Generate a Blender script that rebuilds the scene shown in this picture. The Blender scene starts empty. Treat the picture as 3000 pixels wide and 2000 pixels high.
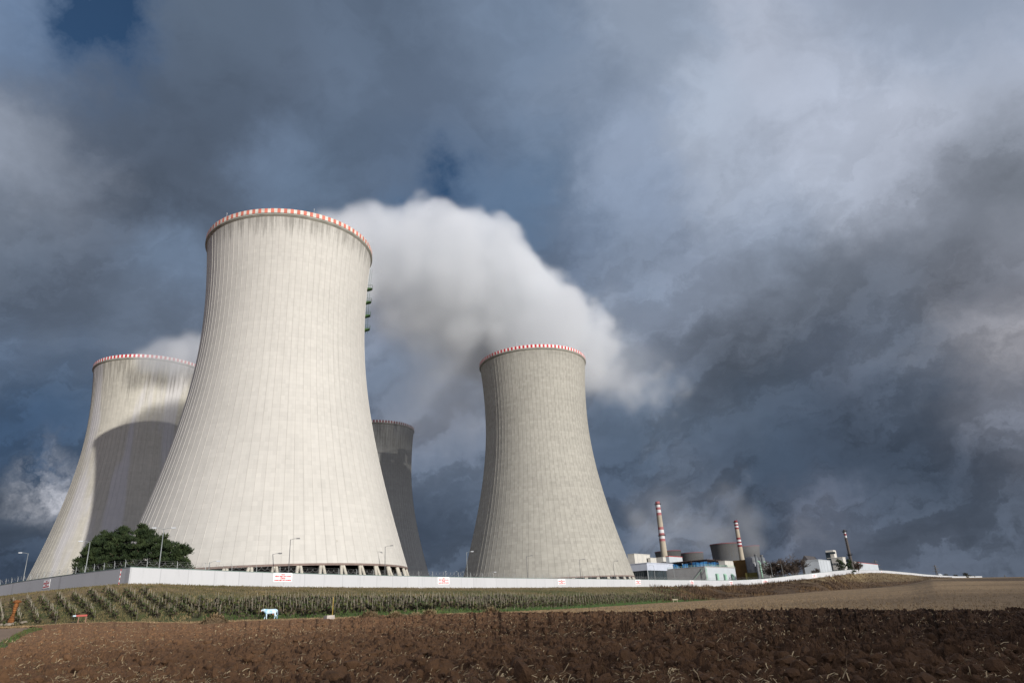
import bpy, math, random
import numpy as np

# ------------------------------------------------------------------ camera, sky, sun, exposure
sc = bpy.context.scene
COL = sc.collection
F = 2019.28; PIT = 0.370143; ROL = -0.058586; CZ = 1.7           # focal length in photo pixels, pitch, roll, eye height
cp, sp, cr, sr = math.cos(PIT), math.sin(PIT), math.cos(ROL), math.sin(ROL)
FW = np.array([0, cp, sp]); R0 = np.array([1.0, 0, 0]); U0 = np.array([0, -sp, cp])
RT = R0 * cr + U0 * sr; UP = -R0 * sr + U0 * cr

def ray(px, py): return FW + RT * ((px - 1500) / F) + UP * ((1000 - py) / F)
def azt(px, py):
    v = ray(px, py); h = math.hypot(v[0], v[1]); return math.atan2(v[0], v[1]), v[2] / h
def at(px, py, d):
    a, t = azt(px, py); return np.array([math.sin(a) * d, math.cos(a) * d, CZ + t * d])
def to_px(P):
    q = np.asarray(P, float) - np.array([0, 0, CZ]); w = q @ FW
    return 1500 + F * (q @ RT) / w, 1000 - F * (q @ UP) / w

from mathutils import Matrix, Vector
cam = bpy.data.cameras.new('camera'); cam.sensor_width = 36; cam.lens = F / 3000 * 36
cam.clip_start = 0.1; cam.clip_end = 30000
cob = bpy.data.objects.new('camera', cam); COL.objects.link(cob)
M = Matrix.Identity(4)
for i in range(3):
    M[i][0] = RT[i]; M[i][1] = UP[i]; M[i][2] = -FW[i]; M[i][3] = (0, 0, CZ)[i]
cob.matrix_world = M
sc.camera = cob

SUN_AZ, SUN_EL = math.radians(139.6), math.radians(12.9)          # clockwise from +Y
SD = np.array([math.sin(SUN_AZ) * math.cos(SUN_EL), math.cos(SUN_AZ) * math.cos(SUN_EL), math.sin(SUN_EL)])
sun = bpy.data.lights.new('sun', 'SUN'); sun.energy = 4.7; sun.angle = math.radians(0.6); sun.color = (1.0, 0.958, 0.90)
sob = bpy.data.objects.new('sun', sun); COL.objects.link(sob)
sob.rotation_euler = Vector(-SD).to_track_quat('-Z', 'Y').to_euler(); sob.location = (200, -200, 300)

sc.view_settings.view_transform = 'Standard'; sc.view_settings.look = 'None'
sc.view_settings.exposure = 0.0; sc.view_settings.gamma = 1.0; sc.view_settings.use_curve_mapping = False
cy = sc.cycles
cy.max_bounces = 5; cy.diffuse_bounces = 2; cy.glossy_bounces = 2; cy.transmission_bounces = 2
cy.volume_bounces = 6; cy.transparent_max_bounces = 8
cy.volume_step_rate = 3.0; cy.volume_max_steps = 160
cy.use_denoising = True
cy.caustics_reflective = False; cy.caustics_refractive = False

def lin(rgb):
    return tuple((c / 255 / 12.92) if c / 255 <= 0.04045 else ((c / 255 + 0.055) / 1.055) ** 2.4 for c in rgb)

world = bpy.data.worlds.new('World'); sc.world = world; world.use_nodes = True
wt = world.node_tree; wt.nodes.clear()
def wn(tp, **kw):
    n = wt.nodes.new(tp)
    for k, v in kw.items(): setattr(n, k, v)
    return n
def wmath(op, a, b=None, c=None, clamp=False):
    n = wn('ShaderNodeMath', operation=op, use_clamp=clamp)
    for i, v in enumerate((a, b, c)):
        if v is None: continue
        if isinstance(v, (int, float)): n.inputs[i].default_value = v
        else: wt.links.new(v, n.inputs[i])
    return n.outputs[0]
def wvec(op, a, b=None, scale=None):
    n = wn('ShaderNodeVectorMath', operation=op)
    for i, v in enumerate((a, b)):
        if v is None: continue
        if isinstance(v, (tuple, list, np.ndarray)): n.inputs[i].default_value = tuple(float(x) for x in v)
        else: wt.links.new(v, n.inputs[i])
    if scale is not None:
        if isinstance(scale, (int, float)): n.inputs['Scale'].default_value = scale
        else: wt.links.new(scale, n.inputs['Scale'])
    return n.outputs['Value'] if op in ('DISTANCE', 'DOT_PRODUCT', 'LENGTH') else n.outputs['Vector']
def wnoise(vec, scale, detail=5, rough=0.55, col=False):
    n = wn('ShaderNodeTexNoise'); n.inputs['Scale'].default_value = scale; n.inputs['Detail'].default_value = detail
    n.inputs['Roughness'].default_value = rough; wt.links.new(vec, n.inputs['Vector'])
    return n.outputs['Color' if col else 'Fac']

# clear-sky part
sky = wn('ShaderNodeTexSky', sky_type='NISHITA', sun_disc=False)
sky.sun_elevation = SUN_EL; sky.sun_rotation = SUN_AZ
sky.air_density = 1.0; sky.dust_density = 0.4; sky.ozone_density = 2.0; sky.altitude = 400
skyc = wvec('SCALE', sky.outputs['Color'], scale=0.06)
# cloud deck: tones of the cloud masses by sky direction (photo px, tone sRGB, angular size)
ANCH = [
 (150,60,(106,130,158),0.110), (700,60,(87,104,122),0.140), (1100,120,(90,108,128),0.150), (1500,120,(111,131,153),0.150), (1900,120,(142,160,179),0.140), (2250,220,(170,184,200),0.140),
 (2550,60,(147,163,181),0.120), (2900,80,(140,157,176),0.120), (2450,420,(184,199,216),0.130), (2800,320,(184,199,215),0.100), (2980,250,(177,191,208),0.080), (2900,430,(99,109,119),0.070),
 (2960,560,(104,115,125),0.080), (2700,640,(94,104,114),0.070), (2850,790,(77,85,94),0.080), (2480,850,(98,109,121),0.100), (2500,560,(159,174,190),0.090), (2150,520,(154,169,185),0.120),
 (2200,720,(144,161,180),0.100), (1850,620,(144,165,189),0.100), (1850,800,(127,145,165),0.080), (1600,420,(107,128,151),0.120), (1530,560,(86,112,139),0.060), (1700,720,(97,116,138),0.080),
 (1300,300,(92,110,131),0.120), (1000,400,(88,107,128),0.120), (700,330,(76,91,108),0.120), (480,520,(72,85,100),0.090), (600,640,(83,98,115),0.090), (800,480,(110,132,157),0.050),
 (880,560,(93,114,136),0.060), (250,330,(84,98,115),0.100), (90,440,(146,160,175),0.070), (160,560,(101,114,129),0.060), (60,640,(100,115,131),0.070), (280,760,(85,98,113),0.080),
 (480,760,(124,149,176),0.060), (120,860,(85,99,115),0.080), (450,900,(95,110,127),0.070), (60,1050,(96,116,139),0.080), (120,1240,(65,87,111),0.080), (40,1330,(53,80,110),0.050),
 (330,950,(107,125,145),0.060), (60,1530,(65,78,93),0.050), (60,1640,(55,71,90),0.050), (40,1480,(87,103,120),0.050), (1200,900,(131,145,162),0.080), (1250,1050,(106,123,142),0.080),
 (1300,1250,(120,132,147),0.070), (1330,1420,(100,117,136),0.060), (1290,1520,(67,83,102),0.050), (1330,1640,(77,91,107),0.050), (1900,1000,(127,142,159),0.090), (2000,1150,(105,123,142),0.080),
 (1850,1250,(76,93,111),0.060), (1800,1400,(75,92,112),0.060), (2080,1080,(71,80,91),0.060), (2200,980,(68,78,89),0.090), (2450,1080,(86,99,115),0.090), (2650,980,(98,111,126),0.080),
 (2850,930,(107,115,124),0.070), (2960,980,(153,157,163),0.050), (2920,1150,(129,138,150),0.070), (2700,1180,(79,94,111),0.090), (2950,1300,(109,119,132),0.060), (2400,1280,(66,83,102),0.090),
 (2100,1320,(68,83,100),0.080), (2800,1380,(58,69,83),0.080), (1950,1480,(107,120,135),0.060), (2150,1500,(90,102,117),0.060), (2330,1480,(47,61,77),0.060), (2420,1545,(115,125,141),0.035),
 (2550,1560,(83,97,114),0.060), (2750,1540,(88,103,120),0.080), (2560,440,(181,194,209),0.060), (2680,430,(194,208,224),0.050), (2700,520,(91,100,110),0.050), (2800,400,(160,173,188),0.050),
 (2860,370,(99,109,119),0.050), (2590,600,(201,217,235),0.050), (2650,590,(88,96,106),0.050), (2560,740,(108,121,135),0.060), (2960,700,(153,162,174),0.050), (2300,860,(100,112,125),0.070),
 (2000,860,(140,156,175),0.060), (2180,860,(139,154,171),0.060), (2900,880,(94,102,113),0.050), (2050,980,(99,111,125),0.050), (2250,1180,(77,92,108),0.070), (2580,1290,(66,82,100),0.070),
 (2250,1450,(64,81,99),0.050), (2650,1420,(51,64,78),0.070), (900,760,(104,125,148),0.060), (400,300,(82,98,116),0.070), (850,200,(88,104,123),0.080), (1200,480,(90,110,133),0.060),
 (1250,700,(83,111,140),0.040), (1430,620,(92,118,146),0.050), (1420,480,(92,113,137),0.070), (2050,320,(169,186,203),0.070), (1800,420,(154,174,197),0.080), (1720,250,(117,135,155),0.080),
 (2500,1640,(102,117,135),0.050), (2900,1620,(78,89,102),0.070), (2700,1660,(84,95,109),0.050), (1700,1500,(75,91,109),0.080), (600,1500,(91,112,134),0.100), (1000,205,(98,117,138),0.100),
 (2500,1255,(49,56,65),0.070), (1905,705,(118,134,153),0.080), (2905,655,(133,145,158),0.060), (2760,560,(86,95,105),0.030), (2640,700,(88,96,107),0.040), (2740,450,(168,181,197),0.030),
 (2830,440,(103,113,123),0.030), (2930,320,(172,186,201),0.030), (2980,380,(106,116,126),0.030), (2600,490,(162,175,190),0.030), (2660,620,(191,206,223),0.025), (800,900,(104,123,145),0.100),
 (800,1300,(87,105,126),0.100), (1600,1300,(91,107,125),0.100), (400,1400,(87,106,127),0.100), (700,1600,(61,75,92),0.100), (1500,1000,(122,137,154),0.080),
]
tc = wn('ShaderNodeTexCoord'); D = wvec('NORMALIZE', tc.outputs['Generated'])
wp = wvec('SUBTRACT', wnoise(D, 4.5, 4, .55, True), (.5, .5, .5))
wp2 = wvec('SUBTRACT', wnoise(D, 13.0, 5, .66, True), (.5, .5, .5))
DW = wvec('ADD', wvec('ADD', D, wvec('SCALE', wp, scale=.12)), wvec('SCALE', wp2, scale=.095))
acc = None; wsum = None
def anchor(vec, rgb, s, gain=1.0):
    global acc, wsum
    d = wvec('DISTANCE', DW, vec)
    w = wmath('EXPONENT', wmath('MULTIPLY', wmath('MULTIPLY', d, d), -1.0 / (s * s)))
    if gain != 1.0: w = wmath('MULTIPLY', w, gain)
    c = wvec('SCALE', rgb, scale=w)
    acc = c if acc is None else wvec('ADD', acc, c)
    wsum = w if wsum is None else wmath('ADD', wsum, w)
for (px, py, rgb, s) in ANCH:
    v = ray(px, py); v = v / np.linalg.norm(v); anchor(v, lin(rgb), .036 + .25 * s)
for az in range(60, 331, 30):                                       # the rest of the sky, out of the frame: broken grey cloud
    for el in (8, 38):
        a, e = math.radians(az), math.radians(el)
        g = random.Random(az * 7 + el).uniform(.8, 1.25)
        b = 1.5 if abs(az - 140) < 50 else 1.0
        anchor((math.sin(a) * math.cos(e), math.cos(a) * math.cos(e), math.sin(e)), (.34 * g * b, .38 * g * b, .46 * g * b), .34, .0008)
anchor((0, .1, 1), (.34, .38, .46), .35, .0008); anchor((0, -.5, .8), (.40, .44, .52), .35, .0008)
anchor((.5, -.1, .8), (.40, .44, .52), .3, .0008); anchor((-.6, .1, .7), (.30, .34, .42), .3, .0008)
wsum = wmath('ADD', wsum, 1e-9)
cloud = wvec('SCALE', wvec('ADD', acc, (2.0e-10, 2.4e-10, 3.2e-10)), scale=wmath('DIVIDE', 1.0, wsum))
# cloud texture: billows on a deck overhead (seen in perspective) and streaks near the horizon
sx = wn('ShaderNodeSeparateXYZ'); wt.links.new(D, sx.inputs[0])
zz = wmath('ADD', wmath('MAXIMUM', sx.outputs['Z'], 0.0), .22)
pl = wn('ShaderNodeCombineXYZ'); wt.links.new(wmath('DIVIDE', sx.outputs['X'], zz), pl.inputs[0]); wt.links.new(wmath('DIVIDE', sx.outputs['Y'], zz), pl.inputs[1])
PL = wvec('ADD', pl.outputs[0], wvec('SCALE', wp, scale=.25))
def wedge(f, lo, hi):
    n = wn('ShaderNodeMapRange', interpolation_type='SMOOTHSTEP'); wt.links.new(f, n.inputs[0]); n.inputs[1].default_value = lo; n.inputs[2].default_value = hi; return n.outputs[0]
rot = wn('ShaderNodeVectorRotate', rotation_type='Z_AXIS'); rot.inputs['Angle'].default_value = math.radians(33); wt.links.new(PL, rot.inputs['Vector'])
PS = wvec('MULTIPLY', rot.outputs[0], (1.0, .42, 1.0))                # drawn out along the wind
n1 = wnoise(PS, 2.6, 6, .58); n2 = wnoise(PL, 3.6, 6, .60)
lay = wn('ShaderNodeCombineXYZ'); sw = wn('ShaderNodeSeparateXYZ'); wt.links.new(DW, sw.inputs[0])
wt.links.new(wmath('MULTIPLY', sw.outputs['X'], 3.4), lay.inputs[0]); wt.links.new(wmath('MULTIPLY', sw.outputs['Y'], 3.4), lay.inputs[1]); wt.links.new(wmath('ADD', wmath('MULTIPLY', sw.outputs['Z'], 9.0), wmath('MULTIPLY', sw.outputs['X'], -3.4)), lay.inputs[2])
n4 = wnoise(lay.outputs[0], 1.25, 7, .60)
low = wmath('SUBTRACT', 1.0, wmath('MULTIPLY', wmath('MAXIMUM', sx.outputs['Z'], 0.0), 1.55), None, True)          # layered banks show towards the horizon
high = wmath('SUBTRACT', 1.0, low)
d1_ = wmath('ADD', wmath('MULTIPLY', wmath('SUBTRACT', n1, .5), .42), wmath('MULTIPLY', wmath('SUBTRACT', wedge(n2, .45, .57), .5), .11))
d4_ = wmath('ADD', wmath('MULTIPLY', wmath('SUBTRACT', n4, .5), 1.15), wmath('MULTIPLY', wmath('SUBTRACT', wedge(n4, .46, .56), .5), .34))
det = wmath('ADD', wmath('MULTIPLY', d1_, wmath('MULTIPLY_ADD', high, .6, .4)), wmath('MULTIPLY', d4_, low))
cloud = wvec('MULTIPLY', wvec('SCALE', cloud, scale=wmath('MAXIMUM', wmath('ADD', det, 1.0), .40)), (1.065, .99, 1.0))
n3 = wnoise(DW, 9.0, 6, .55)
# small sunlit cumulus tops (px, py, size, strength)
glow = None
for (px, py, s, k) in [(105, 1440, .028, .40), (165, 1462, .018, .36), (45, 1420, .024, .22), (1375, 1235, .011, .22), (2420, 1545, .016, .035), (2370, 1558, .012, .04), (1990, 1290, .02, .05), (2205, 1420, .012, .06), (2150, 1470, .016, .04), (2975, 1010, .035, .12), (1900, 1290, .025, .05)]:
    v = ray(px, py); v = v / np.linalg.norm(v)
    d = wvec('DISTANCE', DW, v); w = wmath('MULTIPLY', wmath('EXPONENT', wmath('MULTIPLY', wmath('MULTIPLY', d, d), -1.0 / (s * s))), k)
    glow = w if glow is None else wmath('ADD', glow, w)
glow = wmath('MULTIPLY', glow, wmath('MULTIPLY_ADD', wnoise(DW, 17.0, 6, .62), 4.2, -1.55, True))
cloud = wvec('ADD', cloud, wvec('SCALE', (1.0, .98, 1.02), scale=glow))
# holes of clear blue
hole = None
for (px, py, s, k) in [(290, 70, .048, 1.0), (220, 40, .03, .5), (360, 30, .03, .6), (1300, 580, .036, .72), (1275, 620, .024, .35), (1330, 520, .03, .30)]:
    v = ray(px, py); v = v / np.linalg.norm(v)
    d = wvec('DISTANCE', DW, v); w = wmath('MULTIPLY', wmath('EXPONENT', wmath('MULTIPLY', wmath('MULTIPLY', d, d), -1.0 / (s * s))), k)
    hole = w if hole is None else wmath('ADD', hole, w)
hole = wmath('MINIMUM', wmath('MULTIPLY', hole, wmath('MULTIPLY_ADD', n3, .9, .6)), .95)
mix = wn('ShaderNodeMix', data_type='RGBA')
wt.links.new(hole, mix.inputs['Factor']); wt.links.new(cloud, mix.inputs['A'])
blue = wn('ShaderNodeVectorMath', operation='MULTIPLY'); wt.links.new(skyc, blue.inputs[0]); blue.inputs[1].default_value = (.55, .80, 1.0)
wt.links.new(blue.outputs[0], mix.inputs['B'])
bg = wn('ShaderNodeBackground'); bg.inputs['Strength'].default_value = 1.0
wt.links.new(mix.outputs['Result'], bg.inputs['Color'])
wo = wn('ShaderNodeOutputWorld'); wt.links.new(bg.outputs[0], wo.inputs['Surface'])
world.cycles.sampling_method = 'MANUAL'; world.cycles.sample_map_resolution = 512

# ------------------------------------------------------------------ helpers
def tag(o, label=None, cat=None, group=None, kind=None):
    if label: o['label'] = label
    if cat: o['category'] = cat
    if group: o['group'] = group
    if kind: o['kind'] = kind
    return o
def empty(name, loc=(0, 0, 0), rz=0.0):
    o = bpy.data.objects.new(name, None); COL.objects.link(o); o.location = tuple(float(v) for v in loc); o.rotation_euler = (0, 0, rz)
    o.empty_display_size = .5; return o
def link(name, me, parent=None):
    o = bpy.data.objects.new(name, me); COL.objects.link(o)
    if parent is not None: o.parent = parent
    return o
def copy_tree(o, parent=None):
    c = o.copy(); COL.objects.link(c)
    if parent is not None: c.parent = parent
    for ch in list(o.children): copy_tree(ch, c)
    return c

class MB:
    """collects faces for ONE mesh"""
    def __init__(s): s.v = []; s.f = []; s.m = []
    def add(s, verts, faces, mi=0):
        b = len(s.v); s.v += [tuple(float(c) for c in p) for p in verts]
        s.f += [tuple(b + i for i in f) for f in faces]; s.m += [mi] * len(faces)
    def box(s, c, size, ax=(1, 0), mi=0, top=(1, 1)):
        """box centred on c (base at c[2]); ax = plan direction of its x side; top scales the upper face"""
        ux, uy = ax; X = np.array([ux, uy, 0]); Y = np.array([-uy, ux, 0]); c = np.array(c, float)
        P = []
        for z, k in ((0, (1, 1)), (size[2], top)):
            for a, b in ((-1, -1), (1, -1), (1, 1), (-1, 1)):
                P.append(c + X * a * size[0] / 2 * k[0] + Y * b * size[1] / 2 * k[1] + np.array([0, 0, z]))
        s.add(P, [(3, 2, 1, 0), (4, 5, 6, 7), (0, 1, 5, 4), (1, 2, 6, 5), (2, 3, 7, 6), (3, 0, 4, 7)], mi)
    def tube(s, p0, p1, r0, r1=None, n=8, mi=0, caps=True):
        p0 = np.array(p0, float); p1 = np.array(p1, float); r1 = r0 if r1 is None else r1
        d = p1 - p0; d = d / (np.linalg.norm(d) + 1e-9)
        a = np.cross(d, (0, 0, 1.0)) if abs(d[2]) < .95 else np.cross(d, (1.0, 0, 0)); a /= np.linalg.norm(a); b = np.cross(d, a)
        P = []
        for p, r in ((p0, r0), (p1, r1)):
            for k in range(n):
                t = 2 * math.pi * k / n; P.append(p + r * (a * math.cos(t) + b * math.sin(t)))
        Fc = [(k, (k + 1) % n, n + (k + 1) % n, n + k) for k in range(n)]
        if caps: Fc += [tuple(range(n - 1, -1, -1)), tuple(range(n, 2 * n))]
        s.add(P, Fc, mi)
    def lathe(s, prof, n=24, c=(0, 0, 0), mi=0):
        c = np.array(c, float); P = []; Fc = []
        for (r, z) in prof:
            for k in range(n):
                t = 2 * math.pi * k / n; P.append(c + np.array([r * math.cos(t), r * math.sin(t), z]))
        for j in range(len(prof) - 1):
            for k in range(n):
                Fc.append((j * n + k, j * n + (k + 1) % n, (j + 1) * n + (k + 1) % n, (j + 1) * n + k))
        s.add(P, Fc, mi)
    def build(s, name, mats, parent=None, smooth=False):
        me = bpy.data.meshes.new(name); me.from_pydata(s.v, [], s.f)
        for m in (mats if isinstance(mats, (list, tuple)) else [mats]): me.materials.append(m)
        if any(s.m): me.polygons.foreach_set('material_index', s.m)
        if smooth: me.polygons.foreach_set('use_smooth', [True] * len(s.f))
        me.update(); return link(name, me, parent)

def quads_mesh(name, V, Q, mats, mi=None, smooth=False, uv=None):
    """fast mesh from numpy arrays: V (n,3), Q (m,4)"""
    me = bpy.data.meshes.new(name); V = np.asarray(V, np.float32); Q = np.asarray(Q, np.int32); k = Q.shape[1]
    me.vertices.add(len(V)); me.vertices.foreach_set('co', V.ravel())
    me.loops.add(Q.size); me.loops.foreach_set('vertex_index', Q.ravel())
    me.polygons.add(len(Q)); me.polygons.foreach_set('loop_start', np.arange(0, Q.size, k, dtype=np.int32))
    for m in (mats if isinstance(mats, (list, tuple)) else [mats]): me.materials.append(m)
    if mi is not None: me.polygons.foreach_set('material_index', np.asarray(mi, np.int32))
    me.polygons.foreach_set('use_smooth', np.full(len(Q), smooth))
    if uv is not None:
        l = me.uv_layers.new(name='UVMap'); l.data.foreach_set('uv', np.asarray(uv, np.float32)[Q.ravel()].ravel())
    me.update(calc_edges=True); me.validate(); return me

def hash2(ix, iy, seed):
    h = (ix.astype(np.int64) * 374761393 + iy.astype(np.int64) * 668265263 + seed * 2147483647 + 1013904223) & 0xFFFFFFFF
    h = ((h ^ (h >> 13)) * 1274126177) & 0xFFFFFFFF
    h = ((h ^ (h >> 16)) * 2246822519) & 0xFFFFFFFF
    return ((h ^ (h >> 15)) & 0xFFFFFF) / float(0xFFFFFF)
def vnoise(x, y, seed=0):
    x = np.asarray(x, float); y = np.asarray(y, float)
    ix, iy = np.floor(x), np.floor(y); fx, fy = x - ix, y - iy
    fx = fx * fx * (3 - 2 * fx); fy = fy * fy * (3 - 2 * fy)
    a, b = hash2(ix, iy, seed), hash2(ix + 1, iy, seed); c, d = hash2(ix, iy + 1, seed), hash2(ix + 1, iy + 1, seed)
    return (a * (1 - fx) + b * fx) * (1 - fy) + (c * (1 - fx) + d * fx) * fy
def fbm(x, y, seed=0, o=4, g=.5):
    s = 0; a = 1; t = 0
    for k in range(o):
        s = s + a * vnoise(np.asarray(x) * 2 ** k + 17.3 * k, np.asarray(y) * 2 ** k - 9.1 * k, seed + k); t += a; a *= g
    return s / t

# ------------------------------------------------------------------ materials
class NT:
    def __init__(s, name, rough=.85):
        s.m = bpy.data.materials.new(name); s.m.use_nodes = True; s.t = s.m.node_tree
        s.b = s.t.nodes['Principled BSDF']; s.b.inputs['Roughness'].default_value = rough
        s.b.inputs['Specular IOR Level'].default_value = .25
    def n(s, tp, **kw):
        n = s.t.nodes.new(tp)
        for k, v in kw.items(): setattr(n, k, v)
        return n
    def put(s, sock, v):
        if isinstance(v, (int, float)): sock.default_value = v
        elif isinstance(v, (tuple, list)): sock.default_value = tuple(v) if len(v) == len(sock.default_value) else tuple(v) + (1,)
        else: s.t.links.new(v, sock)
    def math(s, op, a, b=None, c=None, clamp=False):
        n = s.n('ShaderNodeMath', operation=op, use_clamp=clamp)
        for i, v in enumerate((a, b, c)):
            if v is not None: s.put(n.inputs[i], v)
        return n.outputs[0]
    def noise(s, vec, scale, detail=4, rough=.55, dim='3D'):
        n = s.n('ShaderNodeTexNoise', noise_dimensions=dim); s.put(n.inputs['Vector'], vec)
        n.inputs['Scale'].default_value = scale; n.inputs['Detail'].default_value = detail; n.inputs['Roughness'].default_value = rough
        return n.outputs['Fac']
    def ramp(s, f, lo, hi):
        n = s.n('ShaderNodeMapRange', interpolation_type='SMOOTHSTEP'); s.put(n.inputs[0], f)
        n.inputs[1].default_value = lo; n.inputs[2].default_value = hi; return n.outputs[0]
    def mix(s, f, a, b, mode='MIX'):
        n = s.n('ShaderNodeMix', data_type='RGBA', blend_type=mode); s.put(n.inputs['Factor'], f); s.put(n.inputs['A'], a); s.put(n.inputs['B'], b)
        return n.outputs['Result']
    def comb(s, x, y, z=0.0):
        n = s.n('ShaderNodeCombineXYZ')
        for i, v in enumerate((x, y, z)): s.put(n.inputs[i], v)
        return n.outputs[0]
    def obj(s): return s.n('ShaderNodeTexCoord').outputs['Object']
    def pos(s): return s.n('ShaderNodeNewGeometry').outputs['Position']
    def color(s, c): s.put(s.b.inputs['Base Color'], c); return s
    def bump(s, h, dist=.05, st=1.0):
        n = s.n('ShaderNodeBump'); n.inputs['Distance'].default_value = dist; n.inputs['Strength'].default_value = st; s.put(n.inputs['Height'], h)
        s.t.links.new(n.outputs[0], s.b.inputs['Normal'])

def flat(name, c, rough=.8, var=.12, scale=.6, metal=0.0):
    """painted or plain surface with a little uneven weathering"""
    k = NT(name, rough); k.b.inputs['Metallic'].default_value = metal
    f = k.noise(k.pos(), scale, 5, .6)
    k.color(k.mix(k.ramp(f, .3, .7), tuple(x * (1 - var) for x in c), tuple(min(1, x * (1 + var)) for x in c)))
    return k.m

def concrete(name, base, panel=.06, patch=.10, stain=.6, stain_lo=96, pale=0.0, streak=.10):
    k = NT(name, .9)
    uv = k.n('ShaderNodeUVMap', uv_map='UVMap').outputs[0]; sp_ = k.n('ShaderNodeSeparateXYZ'); k.put(sp_.inputs[0], uv)
    u, z = sp_.outputs[0], k.math('MULTIPLY', sp_.outputs[1], 125.0)
    wnz = k.n('ShaderNodeTexWhiteNoise', noise_dimensions='2D')
    row = k.math('FLOOR', k.math('DIVIDE', z, 1.35))
    k.put(wnz.inputs['Vector'], k.comb(k.math('FLOOR', k.math('MULTIPLY', u, 2.0)), row))
    wrow = k.n('ShaderNodeTexWhiteNoise', noise_dimensions='1D'); k.put(wrow.inputs['W'], row)
    o = k.obj()
    f = k.math('MULTIPLY_ADD', k.math('SUBTRACT', wnz.outputs[0], .5), panel * 2, 1.0)
    f = k.math('ADD', f, k.math('MULTIPLY', k.math('SUBTRACT', wrow.outputs[0], .5), panel * .8))
    f = k.math('ADD', f, k.math('MULTIPLY', k.math('SUBTRACT', k.noise(o, .05, 5, .6), .5), patch * 4))
    f = k.math('ADD', f, k.math('MULTIPLY', k.math('SUBTRACT', k.noise(k.comb(k.math('MULTIPLY', u, 2.3), k.math('MULTIPLY', z, .022), 3.0), 1.0, 5, .65), .5), streak * 4))
    f = k.math('ADD', f, k.math('MULTIPLY', k.math('SUBTRACT', k.noise(k.comb(u, k.math('MULTIPLY', z, 2.2), 7.0), .55, 4, .6), .5), panel * 2.2))
    joint = k.math('LESS_THAN', k.math('FRACT', k.math('DIVIDE', z, 1.35)), .07)
    f = k.math('SUBTRACT', f, k.math('MULTIPLY', joint, .05))
    ribl = k.math('ABSOLUTE', k.math('SUBTRACT', k.math('FRACT', u), .5))           # dirt caught along each rib
    dirt = k.math('MULTIPLY', k.ramp(ribl, .13, .03), k.ramp(k.noise(k.comb(k.math('MULTIPLY', u, 1.0), k.math('MULTIPLY', z, .03), 11.0), 1.0, 4, .6), .42, .62))
    f = k.math('SUBTRACT', f, k.math('MULTIPLY', dirt, .03 + stain * .06))
    colr = k.mix(1.0, tuple(base), k.comb(f, f, f), 'MULTIPLY')
    if pale:
        pp = k.ramp(k.noise(k.comb(k.math('MULTIPLY', u, .16), k.math('MULTIPLY', z, .012), 5.0), 1.0, 3, .5), .50, .60)
        colr = k.mix(k.math('MULTIPLY', pp, pale), colr, (.50, .50, .56))
    # run-off stains below the rim
    sn = k.noise(k.comb(k.math('MULTIPLY', u, 1.6), k.math('MULTIPLY', z, .035), 1.0), 1.0, 6, .7)
    sf = k.math('MULTIPLY', k.ramp(z, stain_lo, 123.5), 1.0)
    st = k.ramp(k.math('ADD', sn, k.math('MULTIPLY', sf, .27)), .62, .86)
    sp2 = k.noise(k.comb(k.math('MULTIPLY', u, 7.0), k.math('MULTIPLY', z, .6), 2.0), 1.0, 6, .75)
    st2 = k.math('MULTIPLY', k.ramp(sp2, .55, .70), k.ramp(k.math('ADD', z, k.math('MULTIPLY', sn, 18.0)), 124, 130))
    s_all = k.math('MINIMUM', k.math('ADD', k.math('MULTIPLY', st, .8), st2), 1.0)
    colr = k.mix(k.math('MULTIPLY', s_all, stain), colr, (.085, .078, .066))
    # rust and damp spots
    sp3 = k.math('MULTIPLY', k.ramp(k.noise(o, .42, 3, .5), .74, .80), .35)
    colr = k.mix(sp3, colr, (.20, .17, .13))
    k.color(colr); k.bump(k.noise(o, 2.0, 4, .6), .06, .35)
    return k.m

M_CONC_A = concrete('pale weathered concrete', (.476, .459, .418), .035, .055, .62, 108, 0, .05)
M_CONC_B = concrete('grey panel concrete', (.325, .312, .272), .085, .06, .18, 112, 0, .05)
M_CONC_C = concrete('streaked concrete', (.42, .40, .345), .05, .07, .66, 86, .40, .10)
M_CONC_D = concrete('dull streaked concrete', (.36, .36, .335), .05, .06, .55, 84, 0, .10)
M_CONC_FAR = concrete('cloud shaded streaked concrete', (.088, .091, .095), .06, .10, .70, 60, 0, .22)  # cloud shade on the far towers put into the darker base colour
M_LEG = flat('column concrete', (.46, .43, .36), .9, .12, .5)
M_DARK = flat('dark tower inside', (.02, .02, .021), .95)
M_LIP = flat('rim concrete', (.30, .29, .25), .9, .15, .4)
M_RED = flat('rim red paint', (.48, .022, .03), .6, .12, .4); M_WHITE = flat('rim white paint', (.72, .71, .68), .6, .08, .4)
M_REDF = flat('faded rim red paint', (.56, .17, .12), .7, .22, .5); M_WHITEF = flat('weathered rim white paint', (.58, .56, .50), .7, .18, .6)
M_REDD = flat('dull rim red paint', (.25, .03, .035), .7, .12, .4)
M_GREEN = flat('green ladder paint', (.035, .085, .022), .6)
M_STEEL = flat('galvanised steel', (.42, .44, .45), .5, .1, 1.0, .3)
M_LAMPGREY = flat('grey lamp post paint', (.22, .235, .235), .55)
M_LAMPDARK = flat('dark lamp post paint', (.12, .12, .12), .6)
M_LAMPHEAD = flat('lamp housing', (.42, .44, .46), .4)
M_GLASSY = flat('lamp glass', (.5, .5, .5), .2)

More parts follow.
